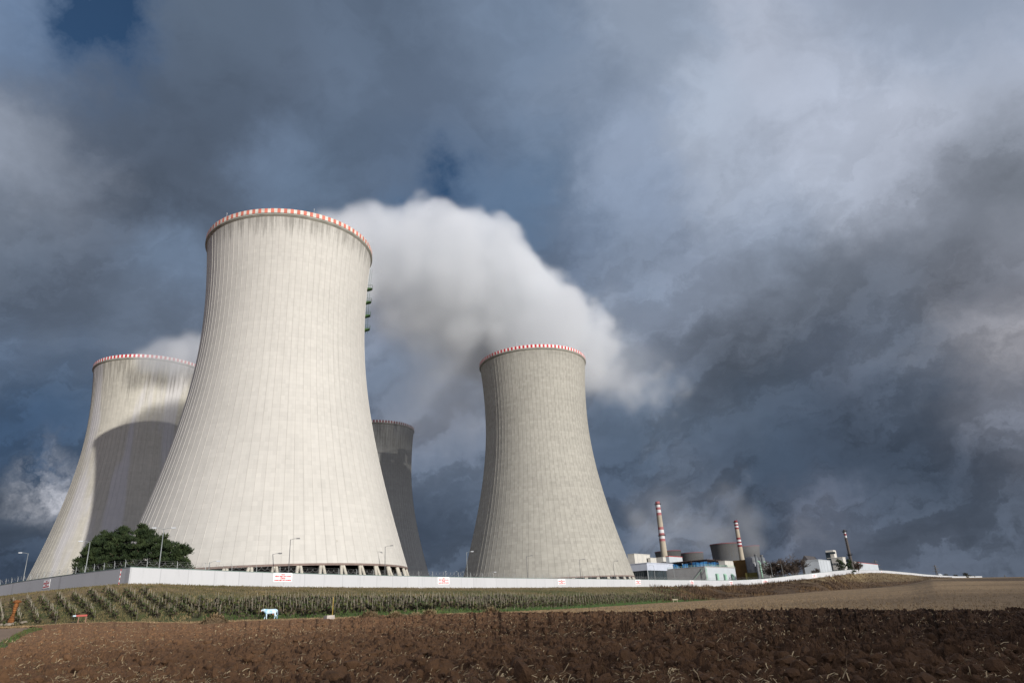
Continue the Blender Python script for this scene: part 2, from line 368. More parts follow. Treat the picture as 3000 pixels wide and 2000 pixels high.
def rows_material(name, c, period, dark, ax=0):
    k = NT(name, .7); p = k.obj(); s = k.n('ShaderNodeSeparateXYZ'); k.put(s.inputs[0], p)
    f = k.math('LESS_THAN', k.math('FRACT', k.math('DIVIDE', s.outputs[ax], period)), .08)
    nz = k.noise(p, .25, 5, .6)
    c2 = k.mix(k.ramp(nz, .3, .7), tuple(x * .93 for x in c), tuple(min(1, x * 1.05) for x in c))
    k.color(k.mix(k.math('MULTIPLY', f, dark), c2, (.05, .05, .05))); return k.m

# ------------------------------------------------------------------ plan of the site, measured from the photo
B1 = [(-250,1850),(102,1837),(204,1830),(332,1826),(434,1828),(500,1829),(602,1829),(755,1821),(959,1817.6),(1100,1812),(1306,1805),(1485,1802),(1678,1802),(1831,1801),(2100,1800),(2400,1798),(2655,1800),(3000,1801),(3300,1803)]
B2 = [(-250,1845),(102,1832),(204,1826),(332,1822),(434,1821),(500,1822.5),(600,1819),(780,1815),(946,1810),(1293,1798.5),(1485,1792),(1730,1779),(1934,1765),(2100,1756),(2265,1742),(2389,1732),(2513,1725),(2600,1718),(2668,1710),(2706,1701),(2730,1695),(2808,1692),(3000,1689),(3300,1687)]
BV = [(-250,1782),(0,1752),(200,1730),(330,1721),(450,1720),(600,1730),(800,1737),(1000,1741),(1300,1740),(1600,1736),(1800,1731),(1950,1726),(2060,1735),(2150,1727),(2265,1719),(2389,1706),(2513,1695),(2600,1692),(2668,1694),(2730,1691),(2808,1691.5),(3000,1689),(3300,1687)]
B3 = [(-250,1778),(0,1746),(64,1737),(204,1723),(332,1712),(371,1709.7),(485,1710.5),(600,1714),(755,1717),(908,1719),(1100,1720),(1434,1720.7),(1600,1720),(1628,1719),(1959,1717),(2100,1716),(2150,1715),(2246,1709),(2322,1700),(2418,1688.5),(2494,1678.5),(2560,1676.5),(2600,1677.5),(2681,1684),(2706,1687),(2757,1690),(2806,1692),(3000,1689),(3300,1688)]
WALL_H = 3.15
CORNER = np.array([-77.0, 140.0])
WALL = [np.array(p) for p in ((-290, 330), (-160, 215), (-77, 140), (-57.5, 169), (140, 463), (178, 486), (212, 512), (296, 660), (420, 900), (620, 1180), (858, 1468), (1050, 1700))]
def line_hit(a, pts):
    """distance at azimuth a to a plan polyline (nearest)"""
    s, c = math.sin(a), math.cos(a); best = None
    for p, q in zip(pts[:-1], pts[1:]):
        dp, dq = p[0] * c - p[1] * s, q[0] * c - q[1] * s
        if dp * dq <= 0 and dp != dq:
            t = dp / (dp - dq); x = p + t * (q - p); d = x[0] * s + x[1] * c
            if d > 0 and (best is None or d < best): best = d
    return best
AZ = np.radians(np.linspace(-42, 40, 329))
def tan_of(pts):
    a = np.array([azt(*p) for p in pts]); o = np.argsort(a[:, 0]); return np.interp(AZ, a[o, 0], a[o, 1])
T1, T2, TV, T3 = tan_of(B1), tan_of(B2), tan_of(BV), tan_of(B3)
D1 = np.array([line_hit(a, [np.array((-160.0, 136.0)), np.array((-54, 93.5)), np.array((36, 56)), np.array((160, 4.0))]) or 60 for a in AZ])
d2az = np.radians([-42, -27, -20, -12, -6, -1.6, 2, 5, 10, 14.4, 18.4, 21.3, 24, 26, 28.3, 30.4, 34, 40])
d2v = [4, 4, 5, 7, 12, 42, 84, 120, 200, 268, 330, 380, 500, 640, 900, 1150, 1350, 1450]
D2 = D1 + np.interp(AZ, d2az, d2v)
D4 = np.array([line_hit(a, WALL) or np.nan for a in AZ]); okk = ~np.isnan(D4)
D4 = np.interp(AZ, AZ[okk], D4[okk]); D4 = np.maximum(D4, D2 + 12)
DV = D2 + .62 * (D4 - D2)
Z1, Z2, ZV, Z4 = CZ + T1 * D1, CZ + T2 * D2, CZ + TV * DV, CZ + T3 * D4
def smooth(a, n=5): return np.convolve(np.pad(a, n, mode='edge'), np.ones(2 * n + 1) / (2 * n + 1), 'valid')
D2, DV = smooth(D2, 2), smooth(DV, 2)
D6 = np.maximum(D4 + 500, 900.0); Z5 = np.minimum(Z4 - .3, Z4); Z6 = np.clip(Z4, 5.5, 9.0) * 0 + 6.5
DK = np.stack([AZ * 0, D1, D2, DV, D4, D4 + 3, D4 + 16, D6, AZ * 0 + 9000]); ZK = np.stack([AZ * 0, Z1, Z2, ZV, Z4, Z4, np.minimum(Z4 - 1.2, 8.2), Z6, AZ * 0 - 60])
def ground(x, y):
    """height of the land at plan points"""
    x = np.asarray(x, float); y = np.asarray(y, float); shp = np.broadcast(x, y).shape
    x = np.broadcast_to(x, shp).ravel(); y = np.broadcast_to(y, shp).ravel()
    a = np.clip(np.arctan2(x, y), AZ[0], AZ[-1]); d = np.hypot(x, y)
    z = np.zeros(len(x)); kd = [np.interp(a, AZ, k) for k in DK]; kz = [np.interp(a, AZ, k) for k in ZK]
    for i in range(len(kd) - 1):
        m = (d >= kd[i]) & (d < kd[i + 1]); t = (d - kd[i]) / np.maximum(kd[i + 1] - kd[i], 1e-3)
        if i in (1, 2): t = t
        z = np.where(m, kz[i] + (kz[i + 1] - kz[i]) * t, z)
    z = np.where(d >= kd[-1], -60, z)
    return z.reshape(shp)
def gz(x, y): return float(ground(np.array([x]), np.array([y]))[0])
def on_ground(px, py, lo=8, hi=1500):
    """plan point where the sight line through a photo pixel meets the land"""
    a, t = azt(px, py); d = np.geomspace(lo, hi, 6000); f = CZ + t * d - ground(np.sin(a) * d, np.cos(a) * d)
    i = int(np.argmax(f < 0)) if (f < 0).any() else int(np.argmin(np.abs(f)))
    return np.array([math.sin(a) * d[i], math.cos(a) * d[i], ground(np.sin(a) * d[i:i + 1], np.cos(a) * d[i:i + 1])[0]])

# ------------------------------------------------------------------ ground sheets
def soil_material():
    k = NT('ploughed soil', .95); p = k.pos()
    s = k.n('ShaderNodeSeparateXYZ'); k.put(s.inputs[0], p)
    a = k.noise(p, .09, 4, .6); b = k.noise(p, 2.3, 6, .65); c = k.noise(p, 9.0, 4, .6)
    soil_shade = k.math('ADD', k.math('MULTIPLY', s.outputs[0], .012), k.math('MULTIPLY', k.math('SUBTRACT', a, .5), .55))   # darker soil towards the right, much of it shade put into the colour
    base = k.mix(k.ramp(soil_shade, -.50, .38), (.178, .097, .048), (.036, .0190, .0097))
    f = k.math('MULTIPLY_ADD', k.math('SUBTRACT', b, .5), 1.0, 1.0)
    f = k.math('ADD', f, k.math('MULTIPLY', k.math('SUBTRACT', c, .5), .7))
    k.color(k.mix(1.0, base, k.comb(f, f, f), 'MULTIPLY')); k.bump(k.math('ADD', b, k.math('MULTIPLY', c, .6)), .10, .8); return k.m
def stubble_material():
    k = NT('cereal stubble', .95); p = k.pos()
    a = k.noise(p, .02, 4, .6); b = k.noise(p, 1.2, 6, .7); c = k.noise(p, 5.0, 3, .6)
    base = k.mix(k.ramp(a, .35, .65), (.27, .190, .103), (.20, .138, .076))
    f = k.math('MULTIPLY_ADD', k.math('SUBTRACT', b, .5), 1.5, 1.0); f = k.math('ADD', f, k.math('MULTIPLY', k.math('SUBTRACT', c, .5), .9)); f = k.math('ADD', f, k.math('MULTIPLY', k.math('SUBTRACT', k.noise(p, .16, 8, .8), .5), 1.3))
    k.color(k.mix(1.0, base, k.comb(f, f, f), 'MULTIPLY')); k.bump(b, .15, .7); return k.m
def bank_material():
    k = NT('grass of the bank', .95); p = k.pos(); s = k.n('ShaderNodeSeparateXYZ'); k.put(s.inputs[0], p)
    a = k.noise(p, .035, 5, .6); b = k.noise(p, .45, 5, .65); c = k.noise(p, 3.0, 4, .6)
    g = k.mix(k.ramp(k.math('ADD', a, k.math('MULTIPLY', k.math('SUBTRACT', b, .5), .7)), .38, .62), (.145, .115, .052), (.070, .082, .026))
    g = k.mix(k.ramp(s.outputs[0], 60, 95), g, k.mix(k.ramp(b, .4, .6), (.055, .033, .018), (.105, .068, .036)))
    z = s.outputs[2]
    green = k.ramp(k.math('ADD', z, k.math('MULTIPLY', b, 3.0)), 5.2, 2.4)                # lush strip along the foot
    green = k.math('MULTIPLY', k.math('MULTIPLY', green, k.ramp(s.outputs[0], -38, -18)), k.ramp(s.outputs[0], 90, 65))
    g = k.mix(green, g, (.045, .095, .018))
    g = k.mix(k.ramp(k.math('ADD', z, k.math('MULTIPLY', b, 2.5)), 7.6, 9.8), g, (.175, .130, .066))
    f = k.math('MULTIPLY_ADD', k.math('SUBTRACT', c, .5), 1.2, 1.0)
    k.color(k.mix(1.0, g, k.comb(f, f, f), 'MULTIPLY')); k.bump(c, .12, .7); return k.m
def plain_ground(name, c1, c2, sc_=.3):
    k = NT(name, .95); p = k.pos(); b = k.noise(p, sc_, 6, .65); c = k.noise(p, sc_ * 12, 4, .6)
    g = k.mix(k.ramp(b, .35, .65), c1, c2); f = k.math('MULTIPLY_ADD', k.math('SUBTRACT', c, .5), .9, 1.0)
    k.color(k.mix(1.0, g, k.comb(f, f, f), 'MULTIPLY')); k.bump(c, .05, .6); return k.m
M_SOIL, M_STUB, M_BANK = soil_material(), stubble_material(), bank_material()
M_YARD = plain_ground('yard grass', (.10, .10, .05), (.16, .13, .08), .05)
M_PATH = plain_ground('dirt of the track', (.26, .185, .125), (.20, .145, .10), .5)
M_MARGIN = plain_ground('field margin grass', (.065, .085, .03), (.15, .125, .07), .6)
M_FAR = plain_ground('distant farmland', (.15, .115, .075), (.10, .10, .06), .01)

# track and grassy margin at the lower left: outlines in plan
def plan_poly(pxs): return np.array([on_ground(x, y)[:2] for x, y in pxs])
TRACK = plan_poly([(-700, 1836), (0, 1836), (66, 1835), (98, 1838), (72, 1846), (40, 1862), (8, 1882), (-60, 1905), (-900, 1990)])
MARGIN = plan_poly([(98, 1838), (130, 1843), (84, 1856), (48, 1880), (12, 1899), (-60, 1925), (-900, 2100), (-900, 1990), (-60, 1905), (8, 1882), (40, 1862), (72, 1846)])
def inside(poly, x, y):
    r = np.zeros(len(x), bool); n = len(poly)
    for i in range(n):
        (x0, y0), (x1, y1) = poly[i], poly[(i + 1) % n]
        c = ((y0 > y) != (y1 > y)); r ^= c & (x < (x1 - x0) * (y - y0) / (y1 - y0 + 1e-12) + x0)
    return r

def soil_height(X, Y):
    """clods and shallow furrows of the ploughed land"""
    e = fbm(X / 9, Y / 9, 5, 3) - .5
    fl = .03 + .97 * np.clip((X + 45) / 60 + e * .5, .25, 1.0)
    w1, w2 = fbm(X / 1.9, Y / 1.9, 131, 3) - .5, fbm(X / 1.5 + 40, Y / 1.5, 137, 3) - .5
    al, ac = -X * .923 + Y * .385 + 3.4 * w1, X * .385 + Y * .923 + 2.0 * w2                # along and across the furrows
    al, ac = al * .94 + ac * .34, ac * .94 - al * .34
    clod = fbm(al / .85, ac / .40, 11, 5, .60); big = fbm(al / 2.6, ac / 1.1, 23, 3)
    u = (X * .385 + Y * .923) / .85 + (fbm(X / 3.0, Y / 3.0, 31, 3) - .5) * 1.6
    fur = np.abs(u - np.floor(u) - .5) * 2
    lump = np.clip(clod - .42, 0, 1) * .95 + (big - .5) * .28
    return fl * (lump * 1.15 + (fur - .5) * .13) + (fbm(X / .21, Y / .17, 47, 3, .62) - .5) * .19 + np.clip(fbm(X / .10, Y / .09, 57, 2) - .5, 0, 1) * .10

def sheet(name, azr, na, dist_of, nd, mat, hfun=None, keep=None):
    """polar sheet: rows at distances dist_of(t, az), columns at azimuths"""
    a = np.radians(np.linspace(azr[0], azr[1], na)); t = np.linspace(0, 1, nd)
    A = np.repeat(a[None], nd, 0); Dd = np.stack([dist_of(tt, a) for tt in t])
    X, Y = np.sin(A) * Dd, np.cos(A) * Dd; Z = ground(X, Y)
    if hfun is not None: Z = Z + hfun(X, Y, t[:, None] * np.ones((1, na)))
    V = np.stack([X, Y, Z], -1).reshape(-1, 3)
    i = np.arange(nd * na).reshape(nd, na)
    Q = np.stack([i[:-1, :-1], i[:-1, 1:], i[1:, 1:], i[1:, :-1]], -1).reshape(-1, 4)
    if keep is not None:
        c = V[Q].mean(1); Q = Q[keep(c[:, 0], c[:, 1])]
        used = np.unique(Q); remap = np.zeros(len(V), int); remap[used] = np.arange(len(used)); V = V[used]; Q = remap[Q]
    o = link(name, quads_mesh(name, V, Q, mat, smooth=name != 'ploughed_field')); o['kind'] = 'structure'; return o
def I(arr): return lambda a: np.interp(a, AZ, arr)
d1f, d2f, dvf, d4f = I(D1), I(D2), I(DV), I(D4)
NEAR = 9.0
def edge_fade(t): return np.clip((1 - t) * 60, 0, 1)
wob = lambda a: (vnoise(np.sin(a) * 90, np.cos(a) * 90, 3) - .5) * 3.0
def d1w(a): return d1f(a) + wob(a) + (vnoise(a * 300, a * 0, 9) - .5) * 1.2
def near_to_plough(t, a): return NEAR * (d1w(a) / NEAR) ** t
not_track = lambda x, y: ~(inside(TRACK, x, y) | inside(MARGIN, x, y))
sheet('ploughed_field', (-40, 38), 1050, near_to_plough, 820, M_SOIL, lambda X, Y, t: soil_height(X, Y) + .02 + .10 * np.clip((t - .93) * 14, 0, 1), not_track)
sheet('dirt_track', (-41, -28), 160, near_to_plough, 120, M_PATH, lambda X, Y, t: (fbm(X / 1.2, Y / 1.2, 61, 3) - .5) * .10, lambda x, y: inside(TRACK, x, y))
sheet('field_margin', (-41, -28), 160, near_to_plough, 120, M_MARGIN, lambda X, Y, t: (fbm(X / .9, Y / .9, 63, 3) - .4) * .22, lambda x, y: inside(MARGIN, x, y) & ~inside(TRACK, x, y))
sheet('stubble_field', (-41, 39), 700, lambda t, a: d1w(a) - .3 + (d2f(a) + 1.2 * (vnoise(a * 260, a * 0, 12) - .5) - d1w(a) + .3) * t ** 1.5, 110, M_STUB, lambda X, Y, t: (fbm(X / .8, Y / .8, 71, 3) - .5) * .16 * edge_fade(t))
sheet('grass_bank', (-41, 39), 600, lambda t, a: d2f(a) + 1.2 * (vnoise(a * 260, a * 0, 12) - .5) + (d4f(a) + .3 - d2f(a)) * t, 90, M_BANK, lambda X, Y, t: (fbm(X / 2.2, Y / 2.2, 81, 4) - .5) * .55 * edge_fade(t))
sheet('plant_yard', (-41, 39), 240, lambda t, a: d4f(a) + .3 + (1300 + np.maximum(d4f(a) - 400, 0) - d4f(a)) * t ** 2, 50, M_YARD)
sheet('far_farmland', (-41, 39), 120, lambda t, a: 1290 + np.maximum(d4f(a) - 400, 0) + 9000 * t ** 2, 40, M_FAR, lambda X, Y, t: -1.5 * t)
# ground round and behind the camera
def ring_ground():
    a = np.radians(np.linspace(39, 319, 90)); r = np.array([0.0, 3, 9, 20, 45, 100, 250, 600, 1500, 4000, 10000])
    V = []; Q = []
    for rr in r:
        for t in a: V.append((math.sin(t) * rr, math.cos(t) * rr, -.05 if rr < 1000 else -.05 - (rr - 1000) * .006))
    n = len(a)
    for j in range(len(r) - 1):
        for k in range(n - 1): Q.append((j * n + k, j * n + k + 1, (j + 1) * n + k + 1, (j + 1) * n + k))
    fa = np.radians(np.linspace(-41, 39, 40)); b = len(V)
    for rr in (0.0, NEAR + .4):
        for t in fa: V.append((math.sin(t) * rr, math.cos(t) * rr, -.05))
    for k in range(39): Q.append((b + k, b + k + 1, b + 41 + k, b + 40 + k))
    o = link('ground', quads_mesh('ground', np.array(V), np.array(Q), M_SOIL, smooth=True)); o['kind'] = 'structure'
ring_ground()

# ------------------------------------------------------------------ cooling towers
RT_, ZT_, C1_, C2_ = 27.295, 93.124, 68.709, 1.756
def trad(z): return RT_ * math.sqrt(1 + ((z - ZT_) / C1_) ** 2) if z < ZT_ else RT_ + C2_ * ((z - ZT_) / 30) ** 2
NS = 88; ZL = 10.0; H = 125.0
def shell_mesh():
    us = np.array([0, .22, .462, .470, .530, .538, .78]); pr = np.array([0, 0, 0, .075, .075, 0, 0])
    zs = np.concatenate([np.linspace(ZL, 92, 44), np.linspace(94, 122.6, 22)])
    U = (np.arange(NS)[:, None] + us[None]).ravel(); PR = np.tile(pr, NS); n = len(U)
    U2 = np.concatenate([U, [NS]]); PR2 = np.concatenate([PR, [0]])
    V = []; UV = []
    for z in zs:
        r = trad(z) + PR2 * (1 if z < 122 else .3)
        th = U2 / NS * 2 * np.pi
        V.append(np.stack([r * np.cos(th), r * np.sin(th), np.full(n + 1, z)], 1)); UV.append(np.stack([U2, np.full(n + 1, z / 125)], 1))
    V = np.concatenate(V); UV = np.concatenate(UV); k = n + 1; i = np.arange(len(zs) * k).reshape(len(zs), k)
    Q = np.stack([i[:-1, :-1], i[:-1, 1:], i[1:, 1:], i[1:, :-1]], -1).reshape(-1, 4)
    # inner face
    m = 88; th = np.linspace(0, 2 * np.pi, m + 1); b = len(V); W = []
    for z in zs[::5].tolist() + [122.6]:
        r = trad(z) - .7; W.append(np.stack([r * np.cos(th), r * np.sin(th), np.full(m + 1, z)], 1))
    nz = len(W); W = np.concatenate(W); j = b + np.arange(nz * (m + 1)).reshape(nz, m + 1)
    Q2 = np.stack([j[:-1, :-1], j[1:, :-1], j[1:, 1:], j[:-1, 1:]], -1).reshape(-1, 4)
    UVi = np.stack([np.tile(th / (2 * np.pi) * NS, nz), W[:, 2] / 125], 1)
    return quads_mesh('shell', np.concatenate([V, W]), np.concatenate([Q, Q2]), M_CONC_A, smooth=False, uv=np.concatenate([UV, UVi]))
def rim_mesh():
    mb = MB(); n = NS * 2; z0, z1 = 123.35, 124.9; r0, ri = trad(123) + .45, trad(123) - .75
    for k in range(n):
        t0, t1 = 2 * math.pi * k / n, 2 * math.pi * (k + 1) / n
        P = [(r * math.cos(t), r * math.sin(t), z) for t in (t0, t1) for (r, z) in ((r0, z0), (r0 + .06, z1), (ri, z1), (ri, z0))]
        mb.add(P, [(0, 4, 5, 1), (1, 5, 6, 2), (2, 6, 7, 3), (3, 7, 4, 0)], k % 2)
    return mb
def lip_mesh():
    mb = MB(); r = trad(122.6)
    mb.lathe([(r - .7, 122.2), (r + .02, 122.2), (r + .62, 122.75), (r + .62, 123.1), (r + .30, 123.34), (r - .75, 123.34)], 176); return mb
def fill_mesh():
    mb = MB(); mb.lathe([(37.5, -3), (37.5, 10.6)], 48); mb.lathe([(37.5, 10.6), (trad(10) - .8, 10.9)], 48)  # dark drum for the fill; its lid ring is added to keep light out
    return mb
def beam_mesh():
    mb = MB(); r = trad(ZL); mb.lathe([(r - .85, ZL - .02), (r - .85, ZL - .55), (r + .12, ZL - .55), (r + .12, ZL - .02), (r - .85, ZL - .02)], 176); return mb
def leg_mesh():
    mb = MB(); mb.tube((0, 0, 0), (0, 0, 1), .42, .42, 8); return mb
SHELL = shell_mesh(); _tmp = {}
def part_from(mesh, name, parent, mats):
    o = link(name, mesh, parent)
    for i, m in enumerate(mats): o.material_slots[i].link = 'OBJECT'; o.material_slots[i].material = m
    return o
def mesh_of(mb, name, mats):
    o = mb.build(name, mats); me = o.data; bpy.data.objects.remove(o); return me
ME_RIM = mesh_of(rim_mesh(), 'rim_band', [M_RED, M_WHITE]); ME_LIP = mesh_of(lip_mesh(), 'rim_ledge', [M_LIP])
ME_FILL = mesh_of(fill_mesh(), 'fill_basin', [M_DARK]); ME_BEAM = mesh_of(beam_mesh(), 'ring_beam', [M_LIP]); ME_LEG = mesh_of(leg_mesh(), 'column', [M_LEG])
M_BEAM = flat('ring beam', (.20, .15, .13), .9)
def tower(x, y, z, conc, red, white, label, rot=0.0, legs=True):
    t = empty('cooling_tower', (x, y, z), rot); tag(t, label, 'cooling tower', 'concrete cooling towers')
    part_from(SHELL, 'shell', t, [conc]); part_from(ME_RIM, 'rim_band', t, [red, white]); part_from(ME_LIP, 'rim_ledge', t, [M_LIP if conc is not M_CONC_FAR else conc])
    part_from(ME_FILL, 'fill_basin', t, [M_DARK]); part_from(ME_BEAM, 'ring_beam', t, [M_BEAM])
    if legs:
        r1, r0 = trad(ZL) - .37, trad(-1.0) - .2
        for k in range(NS):
            pair, s = divmod(k, 2); sg = 1 if s else -1
            ta = (pair + .5) * 2 * math.pi / 44; dt = 2 * math.pi / 44
            a1 = ta + sg * dt * .055; a0 = ta + sg * dt * .30
            p1 = Vector((r1 * math.cos(a1), r1 * math.sin(a1), ZL - .5)); p0 = Vector((r0 * math.cos(a0), r0 * math.sin(a0), -1.0))
            l = link('column', ME_LEG, t); dv = p1 - p0
            l.matrix_local = Matrix.Translation(p0) @ dv.to_track_quat('Z', 'Y').to_matrix().to_4x4() @ Matrix.Diagonal((1, 1, dv.length, 1))
    return t
ZB = 4.41 + CZ
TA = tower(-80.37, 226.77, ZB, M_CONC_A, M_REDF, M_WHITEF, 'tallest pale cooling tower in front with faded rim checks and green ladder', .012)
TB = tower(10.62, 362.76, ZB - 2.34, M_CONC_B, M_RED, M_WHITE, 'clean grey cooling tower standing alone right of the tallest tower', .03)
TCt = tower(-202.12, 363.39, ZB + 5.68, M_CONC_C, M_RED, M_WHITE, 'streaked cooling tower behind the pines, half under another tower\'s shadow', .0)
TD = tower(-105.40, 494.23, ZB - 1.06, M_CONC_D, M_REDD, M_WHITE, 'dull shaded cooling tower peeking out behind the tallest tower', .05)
def far_tower(px, py, d, label, scale=1.0):
    P = at(px, py, d); t = tower(P[0], P[1], P[2] - 125 * scale, M_CONC_FAR, M_REDD, M_CONC_FAR, label, legs=False); t.scale = (scale,) * 3
    return t
far_tower(2122, 1592, 1530, 'dark far cooling tower just left of the second striped chimney')
far_tower(2186, 1600, 1760, 'grey far cooling tower half hidden by the second striped chimney')
far_tower(1956, 1614, 1680, 'far cooling tower rim right behind the tallest striped chimney')
far_tower(2024, 1619, 1800, 'far cooling tower rim above the blue fan housings')

# ladder with green landings on the right flank of the front tower
def ladder():
    az = None
    a = math.atan2(-226.77, 80.37)                                   # towards the camera
    al = a + math.radians(85.0)                                      # flank seen in profile
    ca, sa = math.cos(al), math.sin(al); tx, ty = -sa, ca
    rail = MB(); zs = np.linspace(93, 119, 18)
    def P(z, off, side): r = trad(z) + off; return (r * ca + tx * side, r * sa + ty * side, z)
    for z0, z1 in zip(zs[:-1], zs[1:]):
        for s in (-.35, .35): rail.tube(P(z0, .45, s), P(z1, .45, s), .05, n=4)
        rail.tube(P(z0, .45, -.35), P(z0, .45, .35), .035, n=4)
        for s in (-.45, 0, .45): rail.tube(P(z0, 1.15, s), P(z1, 1.15, s), .035, n=4)
    rail.build('ladder', M_GREEN, TA)
    for z in (94.5, 100.0, 105.5, 111.0):
        mb = MB(); r = trad(z)
        c = np.array([(r + 1.05) * ca, (r + 1.05) * sa, z]); mb.box(c, (1.3, 1.7, .2), (ca, sa))
        for h in (.6, 1.2):
            for s in (-1.25, 1.25): mb.tube(P(z + h, .15, s), P(z + h, 2.0, s), .05, n=4)
            mb.tube(P(z + h, 2.0, -1.25), P(z + h, 2.0, 1.25), .05, n=4)
        for s in (-1.25, 0, 1.25): mb.tube(P(z + .25, 2.0, s), P(z + 1.2, 2.0, s), .05, n=4)
        mb.add([P(z, 0.05, -1), P(z, 1.9, -1), P(z - .7, .05, -1), P(z, .05, 1), P(z, 1.9, 1), P(z - .7, .05, 1)], [(0, 1, 2), (5, 4, 3), (1, 4, 5, 2)])
        mb.build('landing', M_GREEN, TA)
ladder()
def rim_lights(t, angs):
    for a in angs:
        mb = MB(); r = trad(123) - .2; p = np.array([r * math.cos(a), r * math.sin(a), 124.9])
        mb.tube(p, p + [0, 0, 1.6], .06, n=5); mb.lathe([(0.05, 0), (.16, .05), (.16, .35), (.03, .45)], 8, p + [0, 0, 1.6]); mb.build('obstruction_light', M_STEEL, t)
rim_lights(TA, [-1.02, -2.1]); rim_lights(TB, [-.9, -1.9])

# ------------------------------------------------------------------ perimeter wall
def wall_paint():
    k = NT('white precast wall paint', .7); p = k.obj(); s_ = k.n('ShaderNodeSeparateXYZ'); k.put(s_.inputs[0], p)
    al = k.math('ADD', k.math('MULTIPLY', s_.outputs[0], .556), k.math('MULTIPLY', s_.outputs[1], .83)); jt = k.math('LESS_THAN', k.math('FRACT', k.math('DIVIDE', al, 6.0)), .035)
    st = k.noise(k.comb(k.math('MULTIPLY', al, .9), k.math('MULTIPLY', s_.outputs[2], .12), 1.0), 1.0, 6, .65); sl = k.noise(p, .12, 4, .6)
    wn_ = k.n('ShaderNodeTexWhiteNoise', noise_dimensions='1D'); k.put(wn_.inputs['W'], k.math('FLOOR', k.math('DIVIDE', al, 6.0)))
    f = k.math('ADD', .95, k.math('MULTIPLY', wn_.outputs[0], .06)); f = k.math('SUBTRACT', f, k.math('MULTIPLY', k.ramp(st, .52, .72), .10)); f = k.math('SUBTRACT', f, k.math('MULTIPLY', jt, .16)); f = k.math('ADD', f, k.math('MULTIPLY', k.math('SUBTRACT', sl, .5), .10))
    k.color(k.mix(1.0, (.475, .482, .495), k.comb(f, f, k.math('MULTIPLY', f, .99)), 'MULTIPLY')); return k.m
M_WALL = wall_paint(); M_COPE = flat('green grey coping', (.16, .22, .20), .7)
M_WIRE = flat('razor wire', (.42, .42, .41), .45, .1, 1.0, .4); M_POST = flat('wire post paint', (.36, .38, .375), .6)
def wall_z(x, y):
    a = math.atan2(x, y); d = math.hypot(x, y); return CZ + float(np.interp(a, AZ, T3)) * d
def polyline(pts, step):
    out = []
    for p, q in zip(pts[:-1], pts[1:]):
        n = max(1, int(np.linalg.norm(q - p) / step(p)))
        for k in range(n): out.append(p + (q - p) * k / n)
    out.append(pts[-1]); return out
def build_wall():
    root = empty('perimeter_wall', (CORNER[0], CORNER[1], wall_z(*CORNER)))
    tag(root, 'long white perimeter wall topped with wire running below the cooling towers', 'wall')
    o3 = np.array(root.location)
    pts = polyline(WALL, lambda p: 6 if np.linalg.norm(p) < 500 else 14)
    face, cope = MB(), MB(); zs = np.array([wall_z(*p) for p in pts]); zs = smooth(zs, 1)
    nrm = []
    for i in range(len(pts)):
        d = pts[min(i + 1, len(pts) - 1)] - pts[max(i - 1, 0)]; d = d / np.linalg.norm(d); nrm.append(np.array([d[1], -d[0]]))
    def strip(mb, w, z0, z1, off=0.0):
        V = []
        for p, n, z in zip(pts, nrm, zs):
            for s, zz in ((w, z0), (w, z1), (-w, z1), (-w, z0)): V.append(np.array([*(p + n * s), z + zz]) - o3)
        Fc = []
        for i in range(len(pts) - 1):
            for k in range(4): Fc.append((4 * i + k, 4 * i + (k + 1) % 4, 4 * i + 4 + (k + 1) % 4, 4 * i + 4 + k))
        Fc += [(3, 2, 1, 0), tuple(4 * (len(pts) - 1) + k for k in range(4))]
        mb.add(V, Fc)
    strip(face, .14, -1.6, WALL_H - .14); strip(cope, .20, WALL_H - .14, WALL_H)
    face.build('wall_face', M_WALL, root); cope.build('coping', M_COPE, root)
    # joint battens of the panels: pilasters near the camera
    wire = MB(); post = MB(); post.tube((0, 0, 0), (0, 0, 1.15), .055, n=6); post.tube((0, 0, 1.15), (.34, 0, 1.45), .045, n=5); me = mesh_of(post, 'wire_post', [M_POST])
    dense = polyline(WALL, lambda p: 3.0 if np.linalg.norm(p) < 420 else 9.0); npost = 0; last = None
    for i, p in enumerate(dense):
        d = np.linalg.norm(p)
        z = float(np.interp(math.atan2(*p), [math.atan2(*q) for q in pts], zs)) + WALL_H - .02
        if d < 330 and npost < 100 and (last is None or np.linalg.norm(p - last) > 3.9):
            o = link('wire_post', me, root); o.location = Vector(np.array([*p, z]) - o3); o.rotation_euler = (0, 0, math.atan2(p[1] - 60, p[0]) + 2.5); npost += 1; last = p
    # straight strands and a concertina coil
    fine = polyline(WALL, lambda p: .30 if np.linalg.norm(p) < 260 else (.6 if np.linalg.norm(p) < 500 else 40))
    azp = np.array([math.atan2(*q) for q in pts]); od = np.argsort(azp)
    V = []; E0 = []
    prev = None; ph = 0.0; rnd = random.Random(4)
    def zt(p): return float(np.interp(math.atan2(*p), azp[od], zs[od])) + WALL_H
    coil = []
    for i, p in enumerate(fine):
        if np.linalg.norm(p) > 420: continue
        ph += .30 / .30 * 1.15
        r = .40 + .05 * math.sin(i * .37); n = nrm[0]
        coil.append(np.array([p[0], p[1], zt(p) + .72]) + r * (np.array([.83, -.556, 0]) * math.cos(ph) * .9 + np.array([0, 0, 1]) * math.sin(ph)) + np.array([rnd.uniform(-.05, .05), rnd.uniform(-.05, .05), rnd.uniform(-.05, .05)]))
    for a, b in zip(coil[:-1], coil[1:]):
        if np.linalg.norm(a - b) < 2: wire.tube(a - o3, b - o3, .022, n=3, caps=False)
    for h in (.25, .6, .95, 1.3):
        for a, b in zip(pts[:-1], pts[1:]):
            if np.linalg.norm(a) < 700:
                wire.tube(np.array([*a, zt(a) + h]) - o3, np.array([*b, zt(b) + h]) - o3, .014, n=3, caps=False)
    wire.build('razor_wire', M_WIRE, root)
    return root
